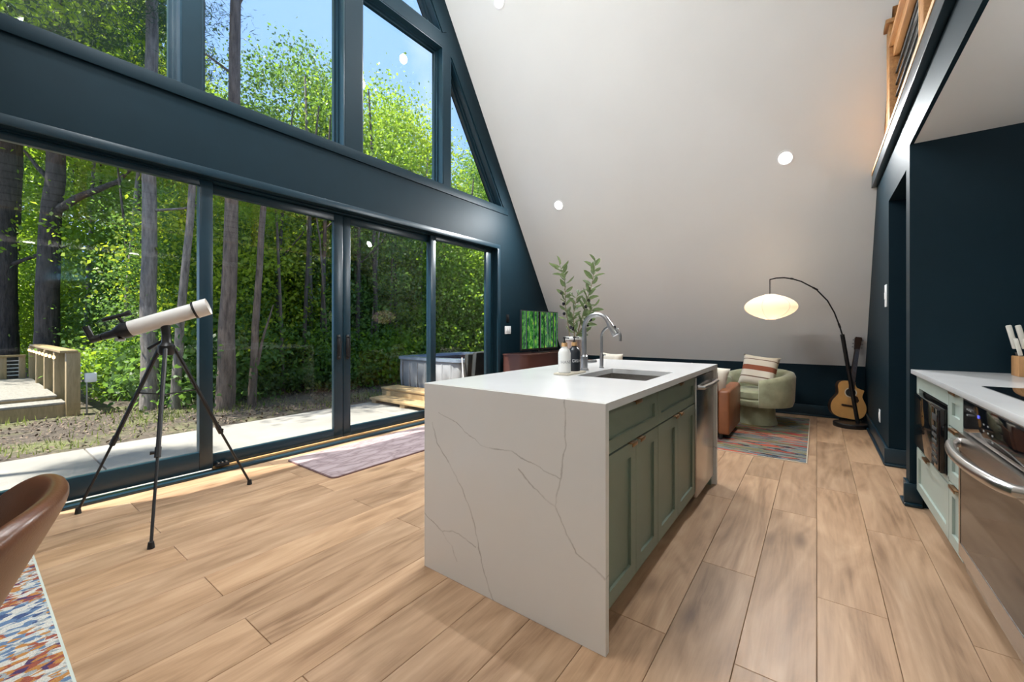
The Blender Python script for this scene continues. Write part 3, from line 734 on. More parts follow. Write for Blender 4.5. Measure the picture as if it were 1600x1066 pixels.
bottle('white soap bottle with bamboo collar and black pump', -1.196, 2.132, M['bottle_white'], M['ink'], 'HAND')
M['bottle_black'] = plain('navy_black_ceramic', (0.012, 0.016, 0.024), 0.3)
bottle('black soap bottle with white lettering behind the white one', -1.200, 2.262, M['bottle_black'], M['ink_white'], 'DISH')
# vase
vx, vy = -1.335, 2.50
t = thing('vase', 'blush glazed vase with a pale rolled rim behind the faucet', 'vase', (vx, vy, TOP))
MB().lathe([(0, TOP), (.048, TOP), (.055, TOP + .02), (.056, TOP + .15), (.050, TOP + .19), (.050, TOP + .205), (.045, TOP + .205), (.045, TOP + .19), (.050, TOP + .15), (.049, TOP + .02), (0, TOP + .012)], (vx, vy, 0), 30).build('body', M['pink_glass'], t)
MB().lathe([(.044, TOP + .202), (.058, TOP + .196), (.062, TOP + .206), (.056, TOP + .217), (.045, TOP + .212), (.044, TOP + .202)], (vx, vy, 0), 30).build('rim', M['bottle_white'], t)
# olive branches
lf = MB()
for s in (-1, 1):
    pass
V = [(0, 0, 0), (.016, .006, .25), (.018, .007, .55), (.010, .002, .85), (0, -.006, 1.0), (-.010, .002, .85), (-.018, .007, .55), (-.016, .006, .25), (0, 0, .3), (0, -.003, .6), (0, -.004, .85)]
vs = [lf.bm.verts.new((x * 0.72, y, z * .085)) for x, y, z in V]
for f in ((0, 1, 8), (1, 2, 9, 8), (2, 3, 10, 9), (3, 4, 10), (0, 8, 7), (7, 8, 9, 6), (6, 9, 10, 5), (5, 10, 4)): lf.bm.faces.new([vs[i] for i in f])
leaf_me = lf.mesh('leaf'); leaf_me.materials.append(M['olive_leaf'])
ol_me = MB().lathe([(0, -.014), (.008, -.009), (.0105, 0), (.008, .009), (0, .014)], n=12).mesh('olive'); ol_me.materials.append(M['olive_fruit'])
def olive_branch(label, pts, nl, no):
    t = thing('olive_branch', label, 'branch', pts[0], 0, 'olive branches in the vase')
    P = [Vector(p) for p in pts]
    def at(s):
        k = s * (len(P) - 1); i = min(int(k), len(P) - 2); return P[i].lerp(P[i + 1], k - i), (P[i + 1] - P[i]).normalized()
    n = 14
    st = MB().tube([at(i / n)[0] for i in range(n + 1)], [.0045 * (1 - .7 * i / n) for i in range(n + 1)], 6).build('stem', M['olive_stem'], t)
    for i in range(nl):
        s = .34 + .66 * (i + .5) / nl; p, d = at(min(s, .999))
        az = i * 2.4 + rnd.uniform(-.4, .4)
        o1 = d.orthogonal().normalized(); o2 = d.cross(o1)
        side = (o1 * math.cos(az) + o2 * math.sin(az))
        dirv = (d * rnd.uniform(.55, 1.0) + side * rnd.uniform(.7, 1.0) + Vector((0, 0, -.15))).normalized()
        o = bpy.data.objects.new('leaf', leaf_me); o.parent = st; o.location = p - P[0]
        o.rotation_mode = 'QUATERNION'; o.rotation_quaternion = dirv.to_track_quat('Z', 'Y') @ Euler((0, 0, rnd.uniform(0, 6.28))).to_quaternion(); k = rnd.uniform(.75, 1.15); o.scale = (k * 1.15, k, k); col.objects.link(o)
    for i in range(no):
        p, d = at(rnd.uniform(.35, .8)); o = bpy.data.objects.new('olive', ol_me); o.parent = st; o.location = p - P[0] + Vector((rnd.uniform(-.02, .02), rnd.uniform(-.02, .02), -.012)); col.objects.link(o)
z0 = TOP + .03
olive_branch('drooping olive branch on the left of the vase', [(vx, vy, z0), (vx - .02, vy - .01, 1.13), (vx - .055, vy - .01, 1.35), (vx - .06, vy - .005, 1.52), (vx - .095, vy - .02, 1.63)], 24, 3)
olive_branch('tall olive branch on the right with the highest tip', [(vx + .01, vy, z0), (vx + .02, vy + .01, 1.13), (vx + .07, vy + .05, 1.35), (vx + .10, vy + .09, 1.50), (vx + .11, vy + .12, 1.655)], 26, 3)
olive_branch('short olive branch in the middle of the vase', [(vx, vy + .01, z0), (vx + .01, vy, 1.13), (vx - .01, vy + .02, 1.28), (vx + .02, vy + .03, 1.43)], 20, 3)
olive_branch('thin olive branch leaning to the right of the vase', [(vx + .01, vy - .01, z0), (vx + .02, vy + .0, 1.13), (vx + .07, vy + .07, 1.24), (vx + .10, vy + .10, 1.34)], 16, 3)
tag(MB().lathe([(0, 0), (.075, 0), (.085, .01), (.092, .07), (.086, .072), (.078, .015), (0, .012)], (-1.52, 1.72, 0), 28).build('bowl', M['black']), 'small black bowl on the floor behind the island, barely showing', 'bowl')

# ------------------------------------------------------------------ kitchen run on the right
KX = 0.55      # carcass front; fronts stand proud towards -x
t = thing('kitchen_worktop', 'white quartz worktop along the navy wall', 'worktop', (0.84, 1.8, 0.884))
MB().box(0.505, 1.178, YL + .3, 3.798, .886, .914, .002).build('slab', M['counter'], t)
t = thing('microwave_cabinet', 'pale sage base cabinet with microwave niche over a wide drawer', 'cabinet', (0.85, 3.33, 0))
b = MB(); y0, y1 = 2.950, 3.770
b.box(KX, 1.15, y0, y0 + .018, .11, .884); b.box(KX, 1.15, y1 - .018, y1, .11, .884); b.box(KX, 1.15, y0, y1, .415, .433); b.box(KX, 1.15, y0, y1, .11, .128); b.box(1.13, 1.15, y0, y1, .128, .884); b.box(KX, 1.13, y0 + .018, y1 - .018, .866, .884)
b.build('body', M['sage'], t, smooth=False)
q = MB(); q.box(KX - .02, KX, y0 + .002, y1 - .002, .80, .882); q.box(KX - .02, KX, y1 - .075, y1 - .002, .435, .80); q.box(KX - .02, KX, y0 + .002, y0 + .02, .435, .80); q.box(KX - .02, KX, y0 + .002, y1 - .002, .412, .440)
q.build('face_frame', M['sage'], t, smooth=False)
shaker(t, 'drawer', 'sage', y0, y1, .125, .405, KX, -1, .055, .02, (3.38, 3.50, .012))
MB().box(KX + .07, 1.1, y0, y1, 0, .11).build('toe_kick', M['toe'], t, smooth=False)
t = thing('microwave', 'black microwave oven built into the sage cabinet', 'microwave', (0.78, 3.32, .442))
MB().box(KX + .005, 1.0, 2.985, 3.675, .444, .775, .004).build('body', M['black'], t)
MB().box(KX - .045, KX + .004, 2.985, 3.675, .446, .773, .005).build('door', M['black_gloss'], t)
MB().box(KX - .050, KX - .045, 2.995, 3.15, .455, .765, .001).build('control_panel', M['black_gloss'], t)
for k in range(6): MB().box(KX - .0525, KX - .050, 3.02, 3.125, .48 + k * .034, .498 + k * .034, .001).build('button', M['toe'], t)
MB().box(KX - .0525, KX - .050, 3.02, 3.125, .70, .735, .001).build('display', M['toe'], t)
t = thing('drawer_cabinet', 'narrow pale sage cabinet with three drawers beside the oven', 'cabinet', (0.85, 2.82, 0))
y0, y1 = 2.700, 2.948
MB().box(KX, 1.15, y0, y1, .11, .884).build('body', M['sage'], t, smooth=False)
for z0_, z1_ in ((.125, .425), (.430, .700), (.705, .882)): shaker(t, 'drawer', 'sage', y0, y1, z0_, z1_, KX, -1, .055, .02, (2.77, 2.88, .012))
MB().box(KX + .07, 1.1, y0, y1, 0, .11).build('toe_kick', M['toe'], t, smooth=False)
t = thing('oven', 'stainless oven with bowed handle and dark glass door under the worktop', 'oven', (0.85, 2.315, 0))
y0, y1 = 1.936, 2.696
MB().box(KX + .005, 1.15, y0, y1, .09, .884).build('body', M['black'], t, smooth=False)
q = MB(); q.box(KX - .02, KX + .005, y0, y1, .725, .882, .003); q.build('control_panel', M['steel'], t)
cp = MB().box(KX - .023, KX - .020, y0 + .015, y1 - .015, .742, .868, .001).build('glass', M['black_gloss'], t)
MB().box(KX - .0245, KX - .023, 2.46, 2.475, .82, .832).build('display', M['blue_led'], cp, smooth=False)
for k in range(10):
    yy = 2.62 - (k % 3) * .025 if k < 4 else 2.40 - ((k - 4) % 3) * .05; zz = .83 - (k // 3) * .025
    MB().box(KX - .0238, KX - .023, yy - .008, yy + .008, zz, zz + .006).build('button', M['ink'], cp, smooth=False)
dr = MB(); dr.ring([(y0, .165), (y1, .165), (y1, .718), (y0, .718)], [(y0 + .02, .225), (y1 - .02, .225), (y1 - .02, .640), (y0 + .02, .640)], 'x', KX - .035, KX + .004)
dr = dr.build('door', M['steel'], t, smooth=False)
MB().box(KX - .033, KX - .005, y0 + .02, y1 - .02, .225, .640).build('window', M['black_gloss'], dr, smooth=False)
pts = []
for k in range(17):
    s = k / 16; yy = y0 + .03 + s * (y1 - y0 - .06); pts.append((KX - .05 - .055 * math.sin(math.pi * s) ** .6, yy, .675))
hb = MB().tube([(KX - .03, y0 + .03, .675)] + pts + [(KX - .03, y1 - .03, .675)], .019, 12); hb.xf(Matrix.Translation((0, 0, .675)) @ Matrix.Diagonal((1, 1, 1.15, 1)) @ Matrix.Translation((0, 0, -.675)))
hb.build('handle', M['steel'], dr)
MB().box(KX - .012, KX + .004, y0, y1, .095, .160, .002).build('kick_plate', M['steel'], t)
tag(MB().box(0.615, 1.10, 1.93, 2.835, .9145, .9185, .0015).build('cooktop', M['black_gloss']), 'black glass cooktop set into the worktop', 'cooktop')
t = thing('base_cabinet', 'pale sage base cabinet on the near side of the oven', 'cabinet', (.85, 1.3, 0))
MB().box(KX, 1.15, YL + .3, 1.93, .11, .884).build('body', M['sage'], t, smooth=False)
shaker(t, 'door', 'sage', 1.33, 1.93, .125, .88, KX, -1, .06, .02, (1.4, 1.5, .012)); shaker(t, 'door', 'sage', .72, 1.33, .125, .88, KX, -1, .06, .02)
MB().box(KX + .07, 1.1, YL + .3, 1.93, 0, .11).build('toe_kick', M['toe'], t, smooth=False)
# knife block
bx, by = 0.985, 3.60
t = thing('knife_block', 'wooden knife block on the worktop at the right edge', 'knife block', (bx, by, TOP))
MB().box(bx - .075, bx + .11, by - .055, by + .06, TOP, TOP + .115, .004).build('body', M['knife_block'], t)
kn = MB(); kn.box(-.009, .009, -.006, .006, 0, .10, .005); kn_me = kn.mesh('handle'); kn_me.materials.append(M['ivory'])
kn = MB(); kn.box(-.012, .012, -.008, .008, 0, .14, .006); kb_me = kn.mesh('handle'); kb_me.materials.append(M['ivory'])
bl = MB(); bl.box(-.007, .007, -.001, .001, -.06, 0); bl_me = bl.mesh('blade', smooth=False); bl_me.materials.append(M['chrome'])
ords = ['leftmost', 'second', 'third', 'fourth', 'fifth']
for row, (n, zz, dy, me_, dx) in enumerate(((5, TOP + .118, -.035, kn_me, .034), (4, TOP + .135, .025, kb_me, .036))):
    for i in range(n):
        kt = thing('knife', 'ivory handled knife, %s in the %s row of the knife block' % (ords[i], 'lower front' if row == 0 else 'taller rear'), 'knife', (bx - .062 + i * dx, by + dy, zz), 0, 'knives in the block')
        kt.rotation_euler = (math.radians(-6), math.radians(-10), 0)
        for mm_, nm in ((me_, 'handle'), (bl_me, 'blade')):
            o = bpy.data.objects.new(nm, mm_); o.parent = kt; col.objects.link(o)
            if nm == 'handle' and row == 1: o.location = (0, 0, .02)

# ------------------------------------------------------------------ loft railing
RX = 0.545
t = thing('loft_railing', 'honey wood loft railing with thin black horizontal rods', 'railing', (RX, 4.0, 2.785))
nrm2 = Vector((SL, 1)).normalized()
a = (5.555, 2.787); bq = (yr(3.96) - .01, 3.96)
MB().prism([a, bq, (4.965, 3.94), (4.965, 2.787)], 'x', RX - .02, RX + .02).build('roof_board', M['rail_wood'], t, smooth=False)
for y0, y1, zt in ((4.42, 4.90, 3.80), (3.36, 3.48, 3.72), (2.2, 2.32, 3.72), (1.0, 1.12, 3.72), (-.2, -.08, 3.72)):
    w2 = .12 if y0 < 4 else .14
    pt = MB().box(RX - .045, RX + .045, y1 - w2, y1, 2.786, zt, .004).build('post', M['rail_wood'], t)
    MB().box(RX - .048, RX - .044, y1 - .012, y1, 2.786, zt - .02).build('edge_strip', M['cap_wood'], pt, smooth=False)
    if y0 > 4: MB().box(RX - .07, RX + .07, y1 - w2 - .025, y1 + .025, zt, zt + .035, .006).build('cap', M['rail_wood'], pt)
MB().box(RX - .05, RX + .05, -1.0, 4.80, 3.60, 3.64, .004).build('top_rail', M['rail_wood'], t)
MB().box(RX - .02, RX + .02, -1.0, 4.80, 3.51, 3.60, .003).build('sub_rail', M['rail_wood'], t)
for k in range(6): MB().tube([(RX, -1.0, 2.875 + k * .098), (RX, min(5.4, yr(2.875 + k * .098) - .12), 2.875 + k * .098)], .008, 8).build('rod', M['black'], t)

# ------------------------------------------------------------------ switches and outlets
def plate(name, label, cat, x, y, z, w_, h_, nx, m, toggles=1):
    t = thing(name, label, cat, (x, y, z))
    a, b = sorted((x, x + nx * .007)); MB().box(a, b, y - w_ / 2, y + w_ / 2, z - h_ / 2, z + h_ / 2, .003).build('plate', m, t)
    for k in range(toggles):
        yy = y + (k - (toggles - 1) / 2) * .046; a, b = sorted((x + nx * .006, x + nx * .011)); MB().box(a, b, yy - .016, yy + .016, z - .03, z + .03, .002).build('rocker', m, t)
plate('light_switch', 'white double light switch beside the glass door', 'switch', XW, 5.17, 1.165, .155, .125, 1, M['white_plastic'], 2)
plate('light_switch', 'black light switch above the white one by the glass door', 'switch', XW, 5.165, 1.35, .075, .12, 1, M['black'], 1)
plate('light_switch', 'white light switch on the navy wall by the hall opening', 'switch', XR, 4.945, 1.48, .12, .20, -1, M['white_plastic'], 2)
plate('wall_outlet', 'white wall outlet low on the navy wall near the lamp base', 'outlet', XR, 5.40, .33, .08, .125, -1, M['white_plastic'], 1)

# ------------------------------------------------------------------ television and console
t = thing('media_console', 'mauve brown media console with rounded corners under the television', 'console', (-3.66, 5.75, 0))
def rrect(x0, x1, y0, y1, r, n=8):
    pts = []
    for cx, cy, a in ((x1 - r, y1 - r, 0), (x0 + .02, y1 - .02, 90), (x0 + .02, y0 + .02, 180), (x1 - r, y0 + r, 270)):
        rr = r if cx > x0 + .1 else .02
        for k in range(n + 1): an = math.radians(a + 90 * k / n); pts.append((cx + rr * math.cos(an), cy + rr * math.sin(an)))
    return pts
MB().prism(rrect(XW + .03, -3.45, 5.0, 6.55, .13), 'z', .06, .78).build('body', M['console'], t, angle=25)
MB().prism(rrect(XW + .028, -3.44, 4.99, 6.56, .135), 'z', .78, .80).build('top', M['console'], t, angle=25)
MB().prism(rrect(XW + .05, -3.50, 5.06, 6.50, .10), 'z', 0, .06).build('plinth', M['toe'], t, angle=25)
t = thing('television', 'flat television showing a green birch forest on the console', 'television', (-3.64, 5.70, .80))
MB().box(-3.67, -3.635, 5.145, 6.245, .845, 1.475, .004).build('housing', M['black'], t)
scr = MB().box(-3.636, -3.633, 5.158, 6.232, .872, 1.463)
o = scr.build('screen', M['screen'], t, smooth=False)
m = MB(); m.box(-3.73, -3.56, 5.55, 5.85, .80, .812, .003); m.box(-3.665, -3.645, 5.62, 5.78, .81, .86, .003); m.build('stand', M['black'], t)

# ------------------------------------------------------------------ armchairs, cushions, rugs
def cushion_mesh(name, w_, h_, d_, m):
    """square pillow in its local x-z plane, thickness along y"""
    mb = MB(); n = 17
    def sheet(sg):
        def fn(u, v):
            a, b = u * 2 - 1, v * 2 - 1
            k = (max(0, 1 - a ** 4) * max(0, 1 - b ** 4)) ** .5
            pin = 1 - .07 * (1 - abs(a) ** 2) * abs(b) ** 3; pin2 = 1 - .07 * (1 - abs(b) ** 2) * abs(a) ** 3
            return Vector((a * w_ / 2 * pin2, sg * d_ / 2 * k, b * h_ / 2 * pin))
        return fn
    mb.grid(sheet(-1), n, n); mb.grid(sheet(1), n, n)
    bmesh.ops.remove_doubles(mb.bm, verts=mb.bm.verts, dist=1e-5); bmesh.ops.recalc_face_normals(mb.bm, faces=mb.bm.faces)
    me = mb.mesh(name, angle=80); me.materials.append(m); return me
def leather_armchair(label, loc, rz):
    """local: faces +y, back at -y"""
    t = thing('leather_armchair', label, 'armchair', loc, rz, 'tan leather armchairs')
    hw = .40
    for s in (-1, 1):
        b = MB(); b.prism([(-.39, .06), (.37, .06), (.40, .50), (.33, .545), (-.39, .52)], 'x', s * hw - .055 if s > 0 else -hw - .055 + 0.0, s * hw + .055 if s > 0 else -hw + .055)
        bmesh.ops.bevel(b.bm, geom=list(b.bm.edges), offset=.022, segments=3, affect='EDGES', profile=.5)
        b.build('arm', M['leather'], t, local=True)
    b = MB(); b.prism([(-.42, .06), (-.30, .06), (-.26, .40), (-.34, .73), (-.44, .74)], 'x', -.34, .34); bmesh.ops.bevel(b.bm, geom=list(b.bm.edges), offset=.025, segments=3, affect='EDGES')
    b.build('backrest', M['leather'], t, local=True)
    MB().box(-.34, .34, -.30, .37, .07, .28, .02).build('seat_base', M['leather'], t, local=True)
    MB().box(-.335, .335, -.26, .38, .28, .42, .045, 4).build('seat_cushion', M['leather'], t, local=True)
    for sx in (-1, 1):
        for sy in (-1, 1): MB().lathe([(0, 0), (.018, 0), (.022, .07), (0, .07)], (sx * .36, sy * .33, 0), 12).build('foot', M['black'], t, local=True)
    return t
leather_armchair('tan leather armchair just beyond the dishwasher end of the island', (-1.185, 5.17, .011), math.radians(0))
leather_armchair('tan leather armchair mostly hidden behind the island near the television', (-2.45, 5.75, .011), math.radians(-25))
o = bpy.data.objects.new('cushion', cushion_mesh('cushion', .42, .38, .14, M['cream'])); o.location = (-.99, 5.02, .585); o.rotation_euler = (math.radians(-14), math.radians(6), math.radians(-8)); col.objects.link(o)
tag(o, 'plain cream cushion in the leather armchair', 'cushion', 'loose cushions')
o = bpy.data.objects.new('cushion', cushion_mesh('cushion', .44, .40, .14, M['cream'])); o.location = (-2.40, 5.60, .64); o.rotation_euler = (math.radians(-14), 0, math.radians(-25)); col.objects.link(o)
tag(o, 'cream cushion top peeking over the island behind the taps', 'cushion', 'loose cushions')
# barrel chair (local: opens towards -y)
BC = (-.60, 5.98, .012); BR = math.radians(-30)
t = thing('barrel_chair', 'sage velvet barrel swivel chair on the striped rug', 'armchair', BC, BR)
b = MB(); R0, R1 = .39, .285; n = 30
prof = lambda a: (.53 + .16 * max(0, math.cos(a * .62)) ** 1.2)
def shell(u, v):
    a = (u * 2 - 1) * math.radians(142)         # 0 at the back (+y)
    hz = .66 - .10 * (abs(u * 2 - 1)) ** 2.0
    q = [(R0 - .055, .235), (R0 - .02, .24), (R0, .30), (R0 + .012, hz - .05), (R0 - .005, hz - .01), (R0 - .045, hz), (R1 + .02, hz - .012), (R1, hz - .05), (R1 - .005, .34), (R1, .24), (R0 - .055, .235)]
    k = v * (len(q) - 1); i = min(int(k + 1e-6), len(q) - 2); f = k - i; r = q[i][0] * (1 - f) + q[i + 1][0] * f; z = q[i][1] * (1 - f) + q[i + 1][1] * f
    return Vector((r * math.sin(a), r * math.cos(a), z))
b.grid(shell, 37, 11)
bmesh.ops.remove_doubles(b.bm, verts=b.bm.verts, dist=1e-5); bmesh.ops.holes_fill(b.bm, edges=[e for e in b.bm.edges if e.is_boundary], sides=14); bmesh.ops.recalc_face_normals(b.bm, faces=b.bm.faces)
b.build('shell', M['velvet'], t, local=True, angle=60)
MB().lathe([(0, .235), (.30, .235), (.31, .25), (.31, .30), (.29, .315), (0, .315)], (0, -.02, 0), 36).build('seat_base', M['velvet'], t, local=True)
q = MB().lathe([(0, .315), (.265, .315), (.285, .335), (.285, .40), (.26, .425), (.12, .44), (0, .442)], (0, -.03, 0), 36); q.build('seat_cushion', M['velvet'], t, local=True)
MB().lathe([(0, 0), (.215, 0), (.215, .015), (.195, .10), (.19, .235), (0, .235)], (0, 0, 0), 36).build('plinth', M['velvet'], t, local=True)
o = bpy.data.objects.new('cushion', cushion_mesh('cushion', .40, .40, .14, M['stripes'])); o.location = (-.575, 5.90, .665); o.rotation_euler = (math.radians(-24), math.radians(6), math.radians(-6)); col.objects.link(o)
tag(o, 'cream cushion with rust and brown stripes in the green chair', 'cushion', 'loose cushions')
def rug(name, label, x0, x1, y0, y1, h_, m, edge, r=0.0):
    t = thing(name, label, 'rug', ((x0 + x1) / 2, (y0 + y1) / 2, 0))
    MB().box(x0 + .008, x1 - .008, y0 + .008, y1 - .008, 0.0005, h_, .002).build('pile', m, t)
    po = [(x0, y0), (x1, y0), (x1, y1), (x0, y1)]; _, pi = inset(po, .009)
    MB().ring(po, pi, 'z', 0.0005, h_ * .8).build('binding', edge, t, smooth=False)
    return t
M['binding'] = plain('beige_binding', (.5, .42, .32), .9)
rug('area_rug', 'multicoloured striped area rug under the green chair', -2.6, -.068, 4.42, 6.62, .011, M['rug_stripe'], M['binding'])
M['binding2'] = plain('pale_binding', (.5, .55, .5), .9)
rug('area_rug', 'faded blue and orange mosaic rug in the near left corner', -3.7, -1.2, -1.8, .235, .011, M['rug_mosaic'], M['binding2'])
t = thing('door_mat', 'mauve leaf patterned mat lying at the glass door', 'mat', (-3.44, 2.6, 0))
def rr2(x0, x1, y0, y1, r, n=6):
    pts = []
    for cx, cy, a in ((x1 - r, y1 - r, 0), (x0 + r, y1 - r, 90), (x0 + r, y0 + r, 180), (x1 - r, y0 + r, 270)):
        for k in range(n + 1): an = math.radians(a + 90 * k / n); pts.append((cx + r * math.cos(an), cy + r * math.sin(an)))
    return pts
MB().prism(rr2(-3.828, -3.055, 1.755, 3.40, .05), 'z', .0005, .008).build('base', M['mat_edge'], t, smooth=False)
MB().prism(rr2(-3.820, -3.063, 1.763, 3.392, .045), 'z', .008, .012).build('pile', M['mat'], t, smooth=False)

# ------------------------------------------------------------------ arc lamp and guitar
t = thing('arc_lamp', 'black arc floor lamp with a glowing saucer shade', 'lamp', (.345, 6.42, 0))
MB().lathe([(0, 0), (.165, 0), (.168, .006), (.168, .045), (.160, .052), (0, .054)], (.325, 6.43, 0), 40).build('base', M['black'], t)
MB().tube([(.395, 6.43, .05), (.239, 6.15, 1.117)], .021, 14).build('pole', M['black'], t)
ap = [(.239, 6.15, 1.117), (.214, 6.12, 1.214), (.165, 6.06, 1.37), (.1, 6.0, 1.51), (-.007, 5.92, 1.644), (-.145, 5.85, 1.736), (-.23, 5.80, 1.768), (-.308, 5.75, 1.782), (-.38, 5.70, 1.778), (-.44, 5.65, 1.76)]
MB().tube(ap, .0075, 10).build('arc', M['black'], t)
for k in (1, 4, 6): MB().tube([Vector(ap[k]).lerp(Vector(ap[k + 1]), -.1), Vector(ap[k]).lerp(Vector(ap[k + 1]), .2)], .0105, 10).build('joint', M['black'], t)
MB().tube([(-.44, 5.65, 1.76), (-.44, 5.65, 1.54)], .005, 8).build('drop_rod', M['black'], t)
sx, sy, sz = -.435, 5.65, 1.44
pr = []
for k in range(0, 25):
    a = math.pi * k / 24; pr.append((.268 * math.sin(a) ** 1.0 * (.86 + .14 * math.sin(a)), sz + .15 * math.cos(a) * (1 - .12 * math.sin(a))))
pr = [(.05, sz + .147)] + pr[2:-2] + [(.05, sz - .147)]
shade = MB().lathe(pr, (sx, sy, 0), 48).build('shade', M['shade'], t, angle=80)
for k in range(6):
    an = k * math.pi / 3 + .3; MB().tube([(sx + (r + .001) * math.cos(an), sy + (r + .001) * math.sin(an), z) for r, z in pr], .0016, 5).build('rib', M['felt'], shade)
lp = bpy.data.lights.new('arc_bulb', 'POINT'); lp.energy = 2.3; lp.color = (1.0, .74, .50); lp.shadow_soft_size = .05
lo = bpy.data.objects.new('arc_bulb', lp); lo.location = Vector((sx, sy, sz)) - Vector((.345, 6.42, 0)); lo.parent = t; col.objects.link(lo)

t = thing('acoustic_guitar', 'acoustic guitar with pale spruce top leaning in the navy corner', 'guitar', (.285, 6.60, .07), math.radians(-18))
t.rotation_euler = (math.radians(-4), math.radians(8), math.radians(14))
def gout(k=1.0):
    half = [(0, 0), (.09, .004), (.155, .045), (.182, .12), (.172, .195), (.140, .255), (.122, .295), (.128, .345), (.138, .39), (.125, .435), (.085, .462), (.03, .468)]
    cw = [(0, 0), (-.09, .004), (-.155, .045), (-.182, .12), (-.172, .195), (-.140, .255), (-.122, .295), (-.128, .345), (-.130, .375), (-.095, .385), (-.055, .40), (-.035, .44), (-.03, .468)]
    return [(-x * k, .234 + (z - .234) * k) for x, z in (half + cw[:0:-1])]
def smooth_closed(p, sub=4):
    out = []; n = len(p)
    for i in range(n):
        a, b, c, d = (Vector(p[(i + j - 1) % n]) for j in range(4))
        for s in range(sub):
            u = s / sub; out.append(tuple(.5 * ((2 * b) + (-a + c) * u + (2 * a - 5 * b + 4 * c - d) * u * u + (-a + 3 * b - 3 * c + d) * u ** 3)))
    return out
G = smooth_closed(gout())
MB().prism(G, 'y', -.05, .05).build('body', M['guitar_dark'], t, local=True, angle=30)
MB().prism(smooth_closed(gout(.985)), 'y', -.0535, -.0505).build('soundboard', M['guitar_top'], t, local=True, smooth=False)
Rz = Matrix.Translation((0, -.0535, .325)) @ Matrix.Rotation(math.radians(90), 4, 'X')
sh = MB().lathe([(0, 0), (.05, 0), (.05, .0012), (0, .0012)], n=28, mat=Rz).build('sound_hole', M['black_rubber'], t, local=True)
MB().lathe([(.052, 0), (.062, 0), (.062, .001), (.052, .001)], n=28, mat=Rz).build('rosette', M['felt'], t, local=True)
MB().prism([(.03, .30), (.075, .285), (.095, .24), (.08, .21), (.05, .225), (.04, .26)], 'y', -.0548, -.0536).build('pickguard', M['guitar_dark'], t, local=True, smooth=False)
MB().box(-.075, .075, -.064, -.0535, .148, .172, .004).build('bridge', M['guitar_dark'], t, local=True)
nk = MB(); nk.prism([(-.027, .36), (.027, .36), (.022, .86), (-.022, .86)], 'y', -.066, -.036); nk.build('neck', M['guitar_dark'], t, local=True, smooth=False)
hd = MB().prism([(-.026, .86), (.026, .86), (.036, 1.0), (.028, 1.02), (-.028, 1.02), (-.036, 1.0)], 'y', -.056, -.036).build('headstock', M['guitar_dark'], t, local=True, smooth=False)
for s in (-1, 1):
    for k in range(3): MB().tube([(s * .028, -.046, .89 + k * .045), (s * .052, -.046, .89 + k * .045)], [.004, .007], 8).build('tuning_peg', M['chrome'], hd, local=True)
for k in range(6): MB().tube([((k - 2.5) * .009, -.068, .16), ((k - 2.5) * .006, -.068, .87)], .0006, 4).build('string', M['chrome'], t, local=True)
t = thing('guitar_stand', 'black guitar stand holding the acoustic guitar', 'stand', (.32, 6.68, 0))
for p, q in (((.24, 6.56, .0), (.36, 6.78, .30)), ((.46, 6.60, 0), (.36, 6.78, .30)), ((.36, 6.86, 0), (.36, 6.78, .30))): MB().tube([p, q], .009, 8).build('leg', M['black'], t)
MB().tube([(.22, 6.58, .055), (.44, 6.61, .055)], .009, 8).build('cradle', M['black'], t)
MB().tube([(.36, 6.78, .28), (.39, 6.79, .62)], .010, 8).build('post', M['black'], t)

# ------------------------------------------------------------------ telescope
TC = Vector((-3.385, .805, 0))
t = thing('telescope', 'white refractor telescope on a black aluminium tripod by the glass door', 'telescope', tuple(TC))
hub = Vector((-3.385, .805, 1.055))
MB().lathe([(0, 1.015), (.035, 1.015), (.044, 1.03), (.044, 1.075), (.032, 1.09), (.026, 1.10), (.026, 1.14), (0, 1.14)], (TC.x, TC.y, 0), 20).build('mount', M['black'], t)
feet = [Vector((-3.80, .458, 0)), Vector((-2.884, .62, 0)), Vector((-3.468, 1.322, 0))]
for f in feet:
    d = (f - Vector((hub.x, hub.y, 0))).normalized(); top = hub + d * .045
    lg = MB(); mid = top.lerp(f, .56); lg.tube([top, mid], .0125, 8); lo_ = lg.build('leg', M['black'], t)
    MB().tube([mid.lerp(top, .03), f + Vector((0, 0, .02)) + (top - f) * .01], .008, 8).build('lower_section', M['black'], lo_)
    MB().tube([mid + (top - f).normalized() * .03, mid - (top - f).normalized() * .03], .0165, 8).build('clamp', M['black'], lo_)
    MB().tube([mid, mid + Vector((d.y, -d.x, 0)) * .035], [.007, .011], 8).build('knob', M['black'], lo_)
    MB().lathe([(0, 0), (.017, 0), (.013, .035), (0, .035)], (f.x, f.y, 0), 10).build('foot', M['black_rubber'], lo_)
    p = top.lerp(f, .27); MB().tube([p, Vector((hub.x, hub.y, p.z - .01))], .005, 6).build('spreader_bar', M['black'], t)
ax0 = Vector((-3.475, .630, 1.178)); ax1 = Vector((-3.285, 1.003, 1.335)); ax = (ax1 - ax0).normalized()
RT = Matrix.Translation(ax0) @ ax.to_track_quat('Z', 'Y').to_matrix().to_4x4(); LL = (ax1 - ax0).length
tb = MB().lathe([(0, 0), (.049, 0), (.049, LL - .08), (.056, LL - .075), (.056, LL), (.052, LL), (.050, LL - .03), (0, LL - .03)], n=32, mat=RT).build('tube', M['scope_white'], t)
MB().lathe([(.0495, LL - .083), (.058, LL - .083), (.058, LL - .070), (.0495, LL - .070)], n=32, mat=RT).build('band', M['black'], tb)
fo = MB().lathe([(0, .02), (.052, .02), (.052, -.015), (.040, -.04), (.026, -.065), (.022, -.12), (.017, -.125), (.017, -.16), (0, -.16)], n=24, mat=RT).build('focuser', M['black'], t)
e0 = ax0 - ax * .15; up = (Vector((0, 0, 1)) - ax * ax.z).normalized()
